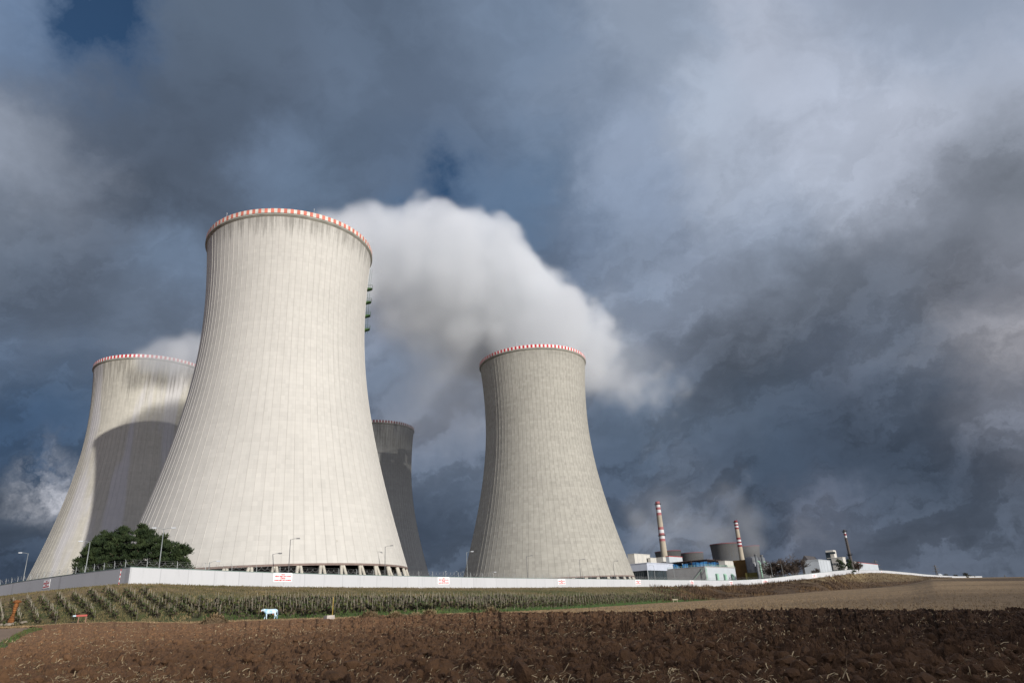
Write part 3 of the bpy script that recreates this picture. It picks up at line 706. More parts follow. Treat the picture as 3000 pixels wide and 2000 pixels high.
WROOT = build_wall()

# warning signs
M_SIGN = flat('sign white', (.84, .84, .83), .5, .03); M_SRED = flat('sign red lettering', (.60, .012, .02), .6, .05)
SIGN_LINES = ['POZOR', 'STŘEŽENÝ OBJEKT, VSTUP ZAKÁZÁN', 'ATTENTION', 'GUARDED OBJECT, ENTRY PROHIBITED']
SW, SH = 5.3, 2.0
def sign_text_mesh():
    mb_v = []; mb_f = []
    for k, s in enumerate(SIGN_LINES):
        cu = bpy.data.curves.new('lettering', 'FONT'); cu.body = s; cu.align_x = 'CENTER'; cu.align_y = 'CENTER'; cu.size = .42; cu.resolution_u = 2; cu.offset = .022
        o = bpy.data.objects.new('lettering', cu); COL.objects.link(o); bpy.context.view_layer.update()
        me = bpy.data.meshes.new_from_object(o.evaluated_get(bpy.context.evaluated_depsgraph_get()))
        co = np.array([v.co for v in me.vertices]); w = co[:, 0].max() - co[:, 0].min(); tgt = (1.0, SW * .87, 1.45, SW * .90)[k]
        sx_ = tgt / w; b = len(mb_v)
        for c in co: mb_v.append((c[0] * sx_, 0, .62 - k * .42 + c[1] * .95))
        mb_f += [tuple(b + i for i in p.vertices) for p in me.polygons]
        bpy.data.objects.remove(o); bpy.data.meshes.remove(me); bpy.data.curves.remove(cu)
    me = bpy.data.meshes.new('lettering'); me.from_pydata(mb_v, [], mb_f); me.materials.append(M_SRED); return me
ME_LET = sign_text_mesh()
_p = MB(); _p.box((0, 0, -SH / 2), (SW, .05, SH)); ME_PANEL = mesh_of(_p, 'panel', [M_SIGN])
def seg_hit(a):
    s, c = math.sin(a), math.cos(a); best = None
    for p, q in zip(WALL[:-1], WALL[1:]):
        dp, dq = p[0] * c - p[1] * s, q[0] * c - q[1] * s
        if dp * dq <= 0 and dp != dq:
            t = dp / (dp - dq); x = p + t * (q - p); d = x[0] * s + x[1] * c
            if d > 0 and (best is None or d < best[0]): best = (d, x, (q - p) / np.linalg.norm(q - p))
    return best
SIGNS = [(139, 1710, 'red lettered white warning sign on the shaded wall left of the corner'), (827, 1690.5, 'largest red lettered warning sign, below the tallest cooling tower'),
 (1298, 1700, 'warning sign on the white wall in the gap between the two big towers'), (1644, 1703.5, 'warning sign on the wall below the middle of the grey tower'),
 (1868, 1704, 'warning sign on the wall at the right foot of the grey tower'), (2026, 1705, 'warning sign on the wall below the grey concrete hall'),
 (2141, 1706, 'warning sign on the wall below the white hall with green pipes'), (2241, 1702, 'warning sign on the wall where it starts to climb, below bare trees'),
 (2385, 1685.5, 'warning sign on the climbing wall below the pale hall with gabled roof'), (2508, 1670, 'warning sign near the crest of the wall below the dark chimney'), (2582, 1671, 'last tiny warning sign where the wall starts to descend')]
for (x, y, lab) in SIGNS:
    a, t = azt(x, y); d, P, dr = seg_hit(a); n = np.array([dr[1], -dr[0]])
    z = wall_z(*P) + 1.62
    if abs(CZ + t * d - z) < .8: z = CZ + t * d
    sroot = empty('warning_sign', (P[0] + n[0] * .20, P[1] + n[1] * .20, z), math.atan2(dr[1], dr[0])); tag(sroot, lab, 'warning sign', 'warning signs along the white wall')
    p = link('panel', ME_PANEL, sroot); l = link('lettering', ME_LET, sroot); l.location = (0, -.05, 0)
# striped ranging pole by the corner
def pole():
    P = at(348, 1707, 158); P[2] = wall_z(*CORNER) - .5
    mb = MB()
    for k in range(8): mb.tube((.012 * k, 0, k * .40), (.012 * (k + 1), 0, (k + 1) * .40), .05, n=8, mi=k % 2)
    o = mb.build('marker_pole', [M_WHITE, M_RED]); o.location = tuple(P); tag(o, 'thin red and white marker pole before the wall corner', 'pole')
pole()

# ------------------------------------------------------------------ street lamps
def lamp(px0, px1, ytop, extra, arm, dark, label, dfix=None):
    a, _ = azt(px0, 1690); h = seg_hit(a); d = (h[0] + extra) if dfix is None else dfix
    top = at(px1, ytop, d); zb = gz(top[0], top[1]) - .3
    r = empty('street_lamp', (top[0], top[1], zb)); tag(r, label, 'street lamp', 'street lamps behind the white wall')
    hh = top[2] - zb; m = M_LAMPDARK if dark else M_LAMPGREY
    mb = MB(); mb.tube((0, 0, 0), (0, 0, hh), .13, .075, 8); mb.tube((0, 0, 0), (0, 0, 1.3), .17, .16, 8); mb.build('pole', m, r, True)
    al = math.atan2(top[0], top[1]); ux, uy = math.cos(al), -math.sin(al)         # sideways as seen on arrival
    for s in arm:
        mb = MB(); L = 1.5 if s else .2
        mb.tube((0, 0, hh - .12), (ux * s * L * .5, uy * s * L * .5, hh + .12), .05, n=6); mb.tube((ux * s * L * .5, uy * s * L * .5, hh + .12), (ux * s * L, uy * s * L, hh + .18), .05, n=6); mb.build('arm', m, r)
        hd = MB(); c = np.array([ux * s * (L + .35), uy * s * (L + .35), hh + .08]); hd.box(c, (1.0, .38, .22), (ux, uy), top=(.75, .6)); hd.box(c - [0, 0, .06], (.7, .30, .05), (ux, uy), 1)
        hd.build('lamp_head', [m if dark else M_LAMPHEAD, M_GLASSY], r)
    return r
LAMPS = [(71, 83, 1620, 5, (-1,), 0, 'grey street lamp standing alone against the sky at far left'), (252, 264, 1587, 5, (-1,), 0, 'grey street lamp at the left edge of the pine trees'),
 (469, 480, 1548, 6, (-1, 1), 0, 'grey street lamp with two opposite heads right of the pine trees'), (847, 851, 1579, 8, (1,), 1, 'dark street lamp before the middle of the tallest tower'),
 (1129, 1128.5, 1600, 8, (1,), 1, 'dark street lamp before the right foot of the tallest tower'), (1370, 1367, 1617, 8, (1,), 0, 'pale street lamp at the left foot of the grey tower'),
 (1546, 1542, 1629, 9, (1,), 1, 'thin dark street lamp before the shaded part of the grey tower'), (1701, 1697, 1639, 9, (1,), 1, 'dark street lamp before the lit middle of the grey tower'),
 (1800, 1796, 1644, 9, (1,), 1, 'dark street lamp before the right foot of the grey tower'), (1918, 1915, 1656, 9, (-1,), 0, 'faint grey street lamp before the glazed control building'),
 (1976, 1972, 1656, 9, (-1,), 0, 'faint grey street lamp before the grey concrete hall'), (2264, 2257, 1650, 12, (-1,), 0, 'grey street lamp before the left bare tree'), (2294, 2289, 1652, 12, (-1,), 0, 'grey street lamp before the right bare tree')]
for L in LAMPS: lamp(*L)
for (x, y, dd, lab) in [(614, 1646, 178, 'short grey lamp right of the pines below the tallest tower'), (1299, 1674, 520, 'small far lamp in the gap, nearest the tallest tower'), (1331, 1674, 560, 'small far lamp in the middle of the gap between towers'), (1350, 1675, 560, 'small far lamp in the gap, nearest the grey tower'), (1437, 1677, 285, 'short lamp before the shaded flank of the grey tower'), (1124, 1668, 220, 'short lamp beside the dark lamp at the tallest tower foot')]:
    lamp(x, x, y, 0, (1,), 0, lab, dd)

# ------------------------------------------------------------------ trees
rng = np.random.default_rng(7)
def leaf_mat(name, c1, c2, sc_=.8):
    k = NT(name, .8); f = k.noise(k.pos(), sc_, 3, .6); k.color(k.mix(k.ramp(f, .35, .65), c1, c2)); return k.m
M_PINE = leaf_mat('pine needles', (.015, .028, .010), (.042, .060, .021), .5); M_BARK = flat('pine bark', (.10, .065, .045), .95, .2, 2.0)
M_TWIG = leaf_mat('bare twigs', (.050, .038, .030), (.095, .070, .052), .3); M_SHRUB = leaf_mat('dark shrub leaves', (.03, .035, .02), (.06, .05, .03), .6)
def needles(C, R, n, size):
    """n slim needle sprays inside an ellipsoid cluster"""
    d = rng.normal(size=(n, 3)); d /= np.linalg.norm(d, axis=1)[:, None]; d[:, 2] = np.abs(d[:, 2]) * .8 + d[:, 2] * .2
    P = C + d * R * (rng.random((n, 1)) ** .45)
    dirv = d * .8 + rng.normal(size=(n, 3)) * .5 + np.array([0, 0, .5]); dirv /= np.linalg.norm(dirv, axis=1)[:, None]
    s = np.cross(dirv, rng.normal(size=(n, 3))); s /= np.linalg.norm(s, axis=1)[:, None] + 1e-9
    L = size * rng.uniform(.6, 1.4, (n, 1)); w = L * .26
    return np.stack([P - s * w * .5, P + s * w * .5, P + dirv * L + s * w * .30, P + dirv * L - s * w * .30], 1)
def pine(base, h, w, lab, seed, lean=0.0):
    global rng
    rng = np.random.default_rng(seed); r = empty('pine_tree', base); tag(r, lab, 'pine tree', 'pine trees behind the wall corner')
    tr = MB(); tr.tube((0, 0, -1), (lean * .5, 0, h * .5), .30, .22, 9); tr.tube((lean * .5, 0, h * .5), (lean, 0, h * .93), .22, .05, 8)
    Qs = []
    nb = int(30 + w * 5)
    for k in range(nb):
        f = (k + .5) / nb; z = h * (.06 + .88 * f)
        prof = math.sqrt(max(.02, 1 - (2 * min(1.0, max(0.0, (f + .12) / 1.12)) - .78) ** 2 / 1.5))
        rr = w * max(.14, prof) * rng.uniform(.55, .92); ph = k * 2.399 + rng.uniform(-.4, .4)
        e = np.array([math.cos(ph) * rr + lean * f, math.sin(ph) * rr, z + rng.uniform(-.5, .8)])
        tr.tube((lean * f, 0, z - rr * .25), e, .10, .03, 5)
        for j in range(4):
            q = e + rng.normal(size=3) * np.array([.9, .9, .8]); fr = (1, .8, .62, .42)[j]
            c = np.array([lean * f, 0, z]) * (1 - fr) + q * fr
            Qs.append(needles(c, np.array([1.0, 1.0, .85]) * rng.uniform(.7, 1.2), 120, .55))
    for k in range(5): Qs.append(needles(np.array([lean, 0, h * (.9 + .025 * k)]), np.array([.6, .6, .5]), 70, .5))
    tr.build('trunk', M_BARK, r, True)
    V = np.concatenate(Qs).reshape(-1, 3); me = quads_mesh('crown', V, np.arange(len(V)).reshape(-1, 4), M_PINE); link('crown', me, r)
def pine_at(px, ytop, d, w, lab, seed, lean=0.0):
    P = at(px, ytop, d); zb = gz(P[0], P[1]); pine((P[0], P[1], zb - .5), P[2] - zb + .5, w, lab, seed, lean)
pine_at(308, 1566, 212, 5.2, 'broad leftmost pine behind the wall with wire', 11)
pine_at(360, 1548, 204, 5.2, 'tall broad dark pine in the middle of the clump', 12)
pine_at(424, 1546, 192, 4.4, 'tall pointed pine at the right end of the broad clump', 13)
pine_at(480, 1578, 184, 2.9, 'smaller pine standing beside the two headed lamp', 14)
pine_at(526, 1604, 180, 2.5, 'lowest sloping pine right of the two headed lamp', 15)
pine_at(272, 1596, 207, 3.0, 'low ragged pine at the left edge of the clump', 16)

def bare_tree(px, ytop, d, w, lab, seed, hmin=0, name='bare_tree'):
    rnd = random.Random(seed); P = at(px, ytop, d); zb = gz(P[0], P[1]) - .3; h = P[2] - zb
    r = empty(name, (P[0], P[1], zb)); tag(r, lab, 'bare tree', 'leafless trees at the right')
    tr, cr_ = MB(), MB()
    twig = .010 * h * (.6 if h > 14 else .8) * .45
    def grow(p, dv, L, rad, lev):
        q = p + dv * L
        rad = max(rad, twig)
        (tr if lev < 2 else cr_).tube(p, q, rad, max(twig, rad * .65), 6 if lev < 2 else 3, caps=False)
        if lev >= 5: return
        n = (9, 5, 4, 4, 3)[lev]
        for k in range(n):
            s = np.array([rnd.gauss(0, 1), rnd.gauss(0, 1), rnd.gauss(0, .6)]); nd = dv * .9 + s * ((.62, .40, .42, .50, .55, .5)[lev]) + np.array([0, 0, .22]); nd /= np.linalg.norm(nd)
            grow(p + dv * L * rnd.uniform(.55, 1.0), nd, L * rnd.uniform(*((2.2, 3.2) if lev == 0 else (.52, .80))), rad * .55, lev + 1)
    grow(np.zeros(3), np.array([0, 0, 1.0]), h * .10, h * .018, 0)
    V = np.array(tr.v + cr_.v); top = V[:, 2].max(); wid = np.percentile(np.abs(V[:, :2]), 98)
    S = np.array([w / wid, w / wid, h / top])
    for m in (tr, cr_): m.v = [tuple(np.array(v) * S) for v in m.v]
    tr.build('trunk', M_TWIG, r); cr_.build('crown', M_TWIG, r)
bare_tree(2268, 1634, 560, 9.5, 'leafless rounded tree left of its taller twin before the far halls', 3)
bare_tree(2318, 1618, 550, 12.5, 'tallest leafless tree with broad crown before the far halls', 5)
bare_tree(2505, 1636, 780, 7, 'small leafless tree right of the dark chimney foot', 8)
bare_tree(2390, 1662, 545, 3.5, 'little leafless bush before the pale hall', 9)
def shrub(px, ytop, d, w, lab, seed):
    global rng
    rng = np.random.default_rng(seed); P = at(px, ytop, d); zb = gz(P[0], P[1]) - .3; h = P[2] - zb
    r = empty('evergreen_tree', (P[0], P[1], zb)); tag(r, lab, 'tree', 'dark conifers by the office block')
    tr = MB(); tr.tube((0, 0, 0), (0, 0, h * .8), .25, .08, 6); tr.build('trunk', M_BARK, r)
    Q = [needles(np.array([rng.normal() * w * .32, rng.normal() * w * .32, h * f]), np.array([w * .42 * (1.1 - f * .6), w * .42 * (1.1 - f * .6), h * .13]), 90, 1.1) for f in np.linspace(.12, .95, 16)]
    V = np.concatenate(Q).reshape(-1, 3); link('crown', quads_mesh('crown', V, np.arange(len(V)).reshape(-1, 4), M_PINE), r)
shrub(2462, 1641, 690, 6.5, 'dark conifer in front of the office block', 21); shrub(2484, 1642, 700, 4.5, 'dark conifer at the right corner of the office block', 22)

# ------------------------------------------------------------------ chimneys
M_CHIM = flat('chimney concrete', (.36, .315, .245), .9, .1, .08); M_CHIMD = flat('dark chimney brick', (.085, .075, .07), .9, .1, .1)
M_CHR = flat('chimney red paint', (.33, .12, .125), .7, .1, .1); M_CHR2 = flat('deep red chimney paint', (.22, .03, .038), .7); M_CHW = flat('chimney white paint', (.55, .55, .55), .7, .06, .1)
def chimney(px, ytop, d, r0, r1, bands, body, red, label, galleries, flue=False):
    P = at(px, ytop, d); zb = 4.0; h = P[2] - zb; c = empty('chimney', (P[0], P[1], zb)); tag(c, label, 'chimney', 'tall power station chimneys')
    mats = [body, red, M_CHW]; sh = MB()
    edges = sorted(set([0.0, 1.0] + [b[0] for b in bands] + [b[1] for b in bands]))
    rr = lambda f: r1 + (r0 - r1) * f ** 1.15                                     # f measured from the top
    for f0, f1 in zip(edges[:-1], edges[1:]):
        m = 0
        for b in bands:
            if f0 >= b[0] - 1e-6 and f1 <= b[1] + 1e-6: m = b[2]
        sub = max(1, int((f1 - f0) * 12))
        for k in range(sub):
            a, b = f0 + (f1 - f0) * k / sub, f0 + (f1 - f0) * (k + 1) / sub
            sh.lathe([(rr(b), h * (1 - b)), (rr(a), h * (1 - a))], 28, mi=m)
    sh.lathe([(r1, h), (r1 - .5, h), (r1 - .5, h - 6)], 28, mi=0)
    sh.build('shaft', mats, c)
    for f in galleries:
        g = MB(); R_ = rr(f); z = h * (1 - f)
        g.lathe([(R_ - .1, z - .5), (R_ + 1.3, z - .1), (R_ + 1.3, z + .1), (R_ - .1, z + .1)], 28); g.lathe([(R_ + 1.25, z + 1.1), (R_ + 1.33, z + 1.1), (R_ + 1.33, z + 1.25), (R_ + 1.25, z + 1.25), (R_ + 1.25, z + 1.1)], 28)
        for k in range(14):
            t = k * math.pi / 7; g.tube(((R_ + 1.29) * math.cos(t), (R_ + 1.29) * math.sin(t), z), ((R_ + 1.29) * math.cos(t), (R_ + 1.29) * math.sin(t), z + 1.2), .06, n=4)
        g.build('gallery', M_DARK, c)
    ld = MB(); a = math.atan2(-P[1], -P[0]) - 1.2
    for f in np.linspace(.03, .97, 30):
        ld.tube(((rr(f) + .35) * math.cos(a), (rr(f) + .35) * math.sin(a), h * (1 - f)), ((rr(f + .03) + .35) * math.cos(a), (rr(f + .03) + .35) * math.sin(a), h * (1 - f - .03)), .22, n=5)
    ld.build('ladder', M_LAMPDARK, c)
    return c
chimney(1926, 1468.7, 900, 4.9, 2.75, [(0.0, 0.0297, 1), (0.033, 0.0627, 2), (0.0627, 0.0891, 1), (0.0891, 0.1208, 2), (0.1208, 0.1485, 1), (0.2739, 0.3003, 1), (0.3036, 0.3366, 2), (0.3366, 0.3597, 1), (0.3643, 0.396, 2), (0.396, 0.4224, 1)], M_CHIM, M_CHR, 'tallest red and white banded concrete chimney near the grey tower', [0.031, 0.363])
chimney(2155, 1524, 1200, 4.8, 2.8, [(0.0, 0.0275, 1), (0.0275, 0.0523, 2), (0.0523, 0.0743, 1), (0.0743, 0.099, 2), (0.099, 0.121, 1), (0.2393, 0.2667, 1), (0.2667, 0.2943, 2), (0.2943, 0.3162, 1), (0.3162, 0.3382, 2), (0.3382, 0.3658, 1)], M_CHIM, M_CHR2, 'second banded concrete chimney rising before the pair of far towers', [0.0275])
chimney(2473, 1551, 770, 1.7, 1.0, [(0.0, 0.0385, 0), (0.0385, 0.0715, 2), (0.0715, 0.1045, 1), (0.1045, 0.143, 2)], M_CHIMD, M_CHR2, 'slim dark chimney with white and red bands near its top, right side', [0.0385, 0.451])

# ------------------------------------------------------------------ plant buildings
AXW = np.array([.556, .83]); AXL = np.array([-.83, .556])           # along the wall / away to the left
M_WHITEB = rows_material('pale plaster', (.52, .50, .45), 9.0, .12); M_GREYB = rows_material('grey concrete panels', (.33, .325, .32), 3.0, .18)
M_LAV = flat('pale metal fascia', (.46, .49, .56), .45, .06, .1); M_GLASS = flat('dark glazing', (.030, .042, .048), .25, .2, .15)
M_BLUE = flat('blue fan housing', (.030, .120, .27), .5, .2, .15); M_ROOFB = flat('brown roof edge', (.085, .060, .050), .8); M_PIPEG = flat('mint green pipe', (.30, .48, .36), .5)
M_OCHRE = flat('ochre cladding', (.125, .070, .022), .8, .25, .12); M_OLIVE = flat('olive cladding', (.12, .105, .03), .8); M_SILO = flat('silo metal', (.17, .175, .18), .45, .2, .2, .3)
M_ROOFD = flat('dark roofing', (.07, .065, .065), .8); M_REDTRIM = flat('red trim', (.45, .05, .04), .6); M_FRAME = flat('window frame', (.35, .37, .38), .5); M_BUILDW = flat('blue white cladding', (.44, .47, .49), .6, .05, .1)
def ray_line(a, p, d):
    """signed length along plan line p + s*d to azimuth a"""
    s, c = math.sin(a), math.cos(a); n = np.array([c, -s]); return -(p @ n) / (d @ n)
def block(name, xl, xc, xr, ytop, d, mats, label, cat='building', zb=4.0, roof=None, ov=.25, group='power station buildings'):
    """building seen over its near corner xc, running to xl (left, shaded) and xr (right, sunlit); returns root, corner and lengths"""
    a, t = azt(xc, ytop); P = np.array([math.sin(a) * d, math.cos(a) * d]); zt = CZ + t * d
    Ll = ray_line(azt(xl, ytop)[0], P, AXL); Lr = ray_line(azt(xr, ytop)[0], P, AXW); hgt = zt - zb
    r = empty(name, (P[0], P[1], zb), math.atan2(AXW[1], AXW[0])); tag(r, label, cat, group)          # local +x = along the wall, +y = to the left
    w = MB(); w.box((Lr / 2, Ll / 2, 0), (Lr, Ll, hgt)); w.build('wall', mats, r)
    rf = MB(); rf.box((Lr / 2, Ll / 2, hgt), (Lr + 2 * ov, Ll + 2 * ov, .45)); rf.build('roof', roof or M_ROOFD, r)
    return r, Lr, Ll, hgt
r, Lr, Ll, h = block('turbine_hall', 1838, 1857.5, 1903, 1622, 620, M_WHITEB, 'tall white windowless hall just right of the grey tower', roof=M_WHITEB)
p = MB()
for k in range(3): p.box((Lr * (.2 + .28 * k), -.04, 0), (.35, .08, h))
p.build('downpipe', M_FRAME, r)
r, Lr, Ll, h = block('low_annex', 1898, 1905, 1922, 1634, 640, M_WHITEB, 'low white annex joined to the tall white hall', roof=M_WHITEB)
p = MB(); p.box((Lr * .45, -.05, h * .25), (1.2, .1, h * .4)); p.build('window', M_GLASS, r)
block('store_hall', 1912, 1942, 1958, 1632, 720, M_WHITEB, 'cream hall standing behind the foot of the tallest striped chimney', roof=M_WHITEB)
r, Lr, Ll, h = block('white_hall', 1950, 1959.5, 1998, 1629, 690, M_BUILDW, 'white hall with red roof edge right of the tallest chimney', roof=M_REDTRIM)
# glazed control building
r, Lr, Ll, h = block('control_building', 1846, 1893, 1966, 1649, 505, M_GLASS, 'glazed control building under a pale overhanging metal fascia', roof=M_LAV, ov=1.1)
f = MB(); f.box((Lr / 2, Ll / 2, h - 4.6), (Lr + 1.4, Ll + 1.4, 4.55)); f.build('fascia', M_LAV, r)
m = MB()
for k in range(9): m.box((Lr * k / 8, -.10, 0), (.09, .12, h - 4.7))
for k in range(9): m.box((-.10, Ll * k / 8, 0), (.12, .09, h - 4.7))
for zz_ in (2.5, 5.2, 8.0):
    m.box((Lr / 2, -.12, zz_), (Lr, .08, .12)); m.box((-.12, Ll / 2, zz_), (.08, Ll, .12))
m.build('mullions', M_LAMPDARK, r)
c = MB()
c.tube((-.6, -.6, 0), (-.6, -.6, h - 4.6), .3, n=8); c.build('corner_column', M_FRAME, r)
# grey hall with pipes
r, Lr, Ll, h = block('pump_hall', 1943, 2064, 2152, 1659, 525, [M_GREYB], 'long grey pump hall with mint green pipes on its sunlit end', roof=M_GREYB)
w = MB(); w.box((Lr / 2, -.06, 0), (Lr - .6, .12, h - .3)); w.build('white_facade', M_BUILDW, r)
for k in range(3):
    q = MB(); x0 = Lr * (.30 + .26 * k)
    q.tube((x0, -1.6, 0), (x0, -1.6, h * (.74 - .02 * k)), .95, n=12); q.tube((x0, -1.6, h * .72), (x0, -.1, h * .72), .7, n=10); q.tube((x0 - 2.6, -1.2, 0), (x0 - 2.6, -1.2, h * .45), .6, n=10)
    q.build('pipe', M_PIPEG, r, True)
q = MB(); q.tube((1.5, -1.9, h * .38), (Lr, -1.9, h * .38), .38, n=8); q.tube((1.5, -1.2, h * .22), (Lr, -1.2, h * .22), .25, n=8); q.build('header_pipe', M_ROOFB, r)
q = MB()
for s in (-1.2, .6): q.tube((s, -.9, 0), (s, -.9, h - .3), .16, n=5)
for k in range(4): q.tube((-1.2, -.9, h * k / 4), (.6, -.9, h * (k + 1) / 4), .11, n=5)
q.build('pipe_bridge', M_PIPEG, r)
q = MB()
for k in range(int(Lr / 2.4) + 1): q.tube((min(Lr, k * 2.4), 0, h + .45), (min(Lr, k * 2.4), 0, h + 1.6), .07, n=4)
for k in range(int(Ll / 2.4) + 1): q.tube((0, min(Ll, k * 2.4), h + .45), (0, min(Ll, k * 2.4), h + 1.6), .07, n=4)
for zz_ in (1.0, 1.6): q.tube((0, 0, h + zz_), (Lr, 0, h + zz_), .06, n=4); q.tube((0, 0, h + zz_), (0, Ll, h + zz_), .06, n=4)
q.build('railing', M_PIPEG, r)
q = MB(); q.tube((-.5, 8.0, h * .1), (-.5, 22.0, h * .1), .15, n=5); q.tube((-.5, 1.0, h * .95), (-.5, 14.0, h * .30), .15, n=5)
for k in range(4): q.tube((-.5, 14.0 + k * 1.8, 0), (-.5, 14.0 + k * 1.8, h * .5), .12, n=5)
q.build('stair_frame', M_PIPEG, r)
# blue fan housings beyond the grey hall
def fan(px, d, w, ytop, label):
    P = at(px, ytop, d); zb = gz(P[0], P[1]) - 1; h = P[2] - zb; o = empty('fan_housing', (P[0], P[1], zb)); tag(o, label, 'fan housing', 'blue fan housings behind the grey hall')
    b = MB(); b.lathe([(w, 0), (w, h * .25), (w * .93, h * .45), (w * .97, h * .8), (w * 1.03, h), (w * .95, h), (w * .9, h * .6)], 28); b.build('drum', M_BLUE, o, True)
    g = MB()
    for k in range(16):
        t = k * math.pi / 8; g.tube((w * 1.02 * math.cos(t), w * 1.02 * math.sin(t), h * .2), (w * 1.05 * math.cos(t), w * 1.05 * math.sin(t), h), .14, n=4)
    g.build('rib', M_BLUE, o)
    rf = MB(); rf.box((0, 0, h + .9), (w * 3.1, w * 2.4, .35), (.83, -.556)); 
    for sx_ in (-1, 1):
        for sy_ in (-1, 1): rf.tube((sx_ * w * .9, sy_ * w * .9, h * .1), (sx_ * w * .9, sy_ * w * .9, h + .9), .14, n=4)
    rf.build('canopy', M_ROOFB, o)
fan(1975, 590, 5.6, 1652, 'leftmost blue drum fan housing, by the control building'); fan(2001, 640, 5.0, 1652, 'smaller blue fan housing, second from the left'); fan(2044, 585, 7.0, 1646, 'widest blue fan housing in the middle of the row')
fan(2078, 610, 5.2, 1647, 'blue fan housing right of the widest one'); fan(2101, 640, 4.6, 1648, 'rightmost blue fan housing, beside the white stair house')
r, Lr, Ll, h = block('stair_house', 2105, 2123, 2150, 1643, 620, M_WHITEB, 'white stair house right of the blue fan housings', roof=M_WHITEB)
# ochre building, silo, vents
r, Lr, Ll, h = block('ochre_building', 2147, 2186, 2196, 1640, 606, M_OCHRE, 'rust ochre building with sloping top below the second chimney', roof=M_OCHRE)
M_VENT = flat('vent pipe metal', (.13, .14, .145), .5, .15, .3)
def silo(px, d, w, ytop, label):
    P = at(px, ytop, d); zb = 4.0; h = P[2] - zb; o = empty('silo', (P[0], P[1], zb)); tag(o, label, 'silo', 'metal silos beside the ochre building')
    b = MB(); b.lathe([(w, h * .55), (w, h * .97), (w * .8, h), (0.05, h)], 24); b.build('tank', M_SILO, o, True)
    b = MB(); b.box((0, 0, 0), (w * 2.0, w * 2.2, h * .55), (.556, .83)); b.build('base', M_OLIVE, o)
    g = MB()
    for f in (.62, .74, .86): g.lathe([(w + .02, h * f), (w + .14, h * f + .1), (w + .02, h * f + .3)], 24)
    g.build('hoop', M_SILO, o)
silo(2201, 606, 5.0, 1631, 'wide metal silo on an olive base beside the ochre building'); silo(2226, 622, 3.6, 1632, 'narrow pale silo between the tall vent pipes')
def vent(px, d, ytop, label, s):
    P = at(px, ytop, d); zb = 4.0; h = P[2] - zb; o = empty('vent_pipe', (P[0], P[1], zb)); tag(o, label, 'vent pipe', 'tall vent pipes by the silos')
    b = MB(); b.tube((0, 0, 0), (0, 0, h), .95, .95, 12); b.build('stack', M_VENT, o, True)
    b = MB(); b.lathe([(1.3, h - .2), (1.3, h + .5), (.5, h + .7)], 12); b.build('cap', M_LAMPDARK, o)
    b = MB(); b.tube((0, 0, h * .85), (2.2 * s, -.5, h * .80), .5, n=8); b.tube((2.2 * s, -.5, h * .80), (2.4 * s, -.5, h * .3), .5, n=8); b.build('duct', M_PIPEG, o, True)
vent(2213, 598, 1625, 'vent pipe directly right of the wide silo', 1); vent(2231, 610, 1627, 'vent pipe right of the narrow pale silo', 1)
r, Lr, Ll, h = block('grey_shed', 2213, 2250, 2266, 1656, 598, M_GREYB, 'plain grey white shed below the vent pipes', roof=M_BUILDW)
r, Lr, Ll, h = block('dark_shed', 2228, 2355, 2372, 1685, 530, M_ROOFD, 'long low dark shed behind the trunks of the bare trees', zb=5.0)
r, Lr, Ll, h = block('gabled_house', 2346, 2372, 2402, 1644, 690, M_ROOFD, 'dark gabled roof rising behind the pale hall')
g = MB(); g.add([(0, 0, h), (Lr, 0, h), (Lr, Ll, h), (0, Ll, h), (0, Ll / 2, h + 5.5), (Lr, Ll / 2, h + 5.5)], [(0, 1, 5, 4), (2, 3, 4, 5), (0, 4, 3), (1, 2, 5)]); g.build('gable', M_ROOFD, r)
r, Lr, Ll, h = block('pale_hall', 2352, 2397, 2431, 1639, 620, M_BUILDW, 'pale panelled hall with one sunlit side, right of the bare trees', roof=M_BUILDW)
p = MB()
for k in range(4): p.box((Lr * (.15 + .25 * k), -.05, 0), (.25, .1, h))
p.box((-.08, Ll / 2, h - .9), (.12, Ll, .3)); p.build('seam', M_FRAME, r)
# office block
def office():
    r, Lr, Ll, h = block('office_block', 2423, 2468, 2476, 1632, 720, M_WHITEB, 'grey white office block with dark windows and a raised stair tower', roof=M_WHITEB)
    t = MB(); t.box((Lr * .55, Ll * .78, h), (Lr * .9, Ll * .52, 7.2)); t.build('stair_tower', M_WHITEB, r)
    s = MB(); s.box((-.06, Ll * .90, 0), (.12, 4.0, h + 5.5)); s.build('glass_strip', M_GLASS, r)
    lw = MB(); lw.box((-.62, Ll * .62, h + 3.6), (.12, 6.0, 1.9)); lw.build('louvre', M_GLASS, r)
    for i in range(4):
        for j in range(5):
            y = Ll * (.10 + .155 * j); z = 1.8 + i * (h - 2.0) / 4
            w = MB(); w.box((-.06, y, z), (.12, Ll * .105, 1.75)); o = w.build('window', M_GLASS, r)
            q = MB(); q.box((-.14, y, z), (.06, .15, 1.75)); q.build('mullion', M_FRAME, o)
office()
block('grey_block', 2488, 2502, 2510, 1645, 830, M_GREYB, 'plain grey block right of the dark chimney foot', roof=M_GREYB)
r, Lr, Ll, h = block('long_white_hall', 2508, 2513, 2570, 1647, 1010, M_BUILDW, 'long low white hall along the crest at right', roof=M_REDTRIM)
p = MB()
for k in range(12): p.box((Lr * (k + .5) / 12, -.06, h * .35), (Lr / 16, .1, h * .16))
p.build('window_band', M_ROOFB, r)

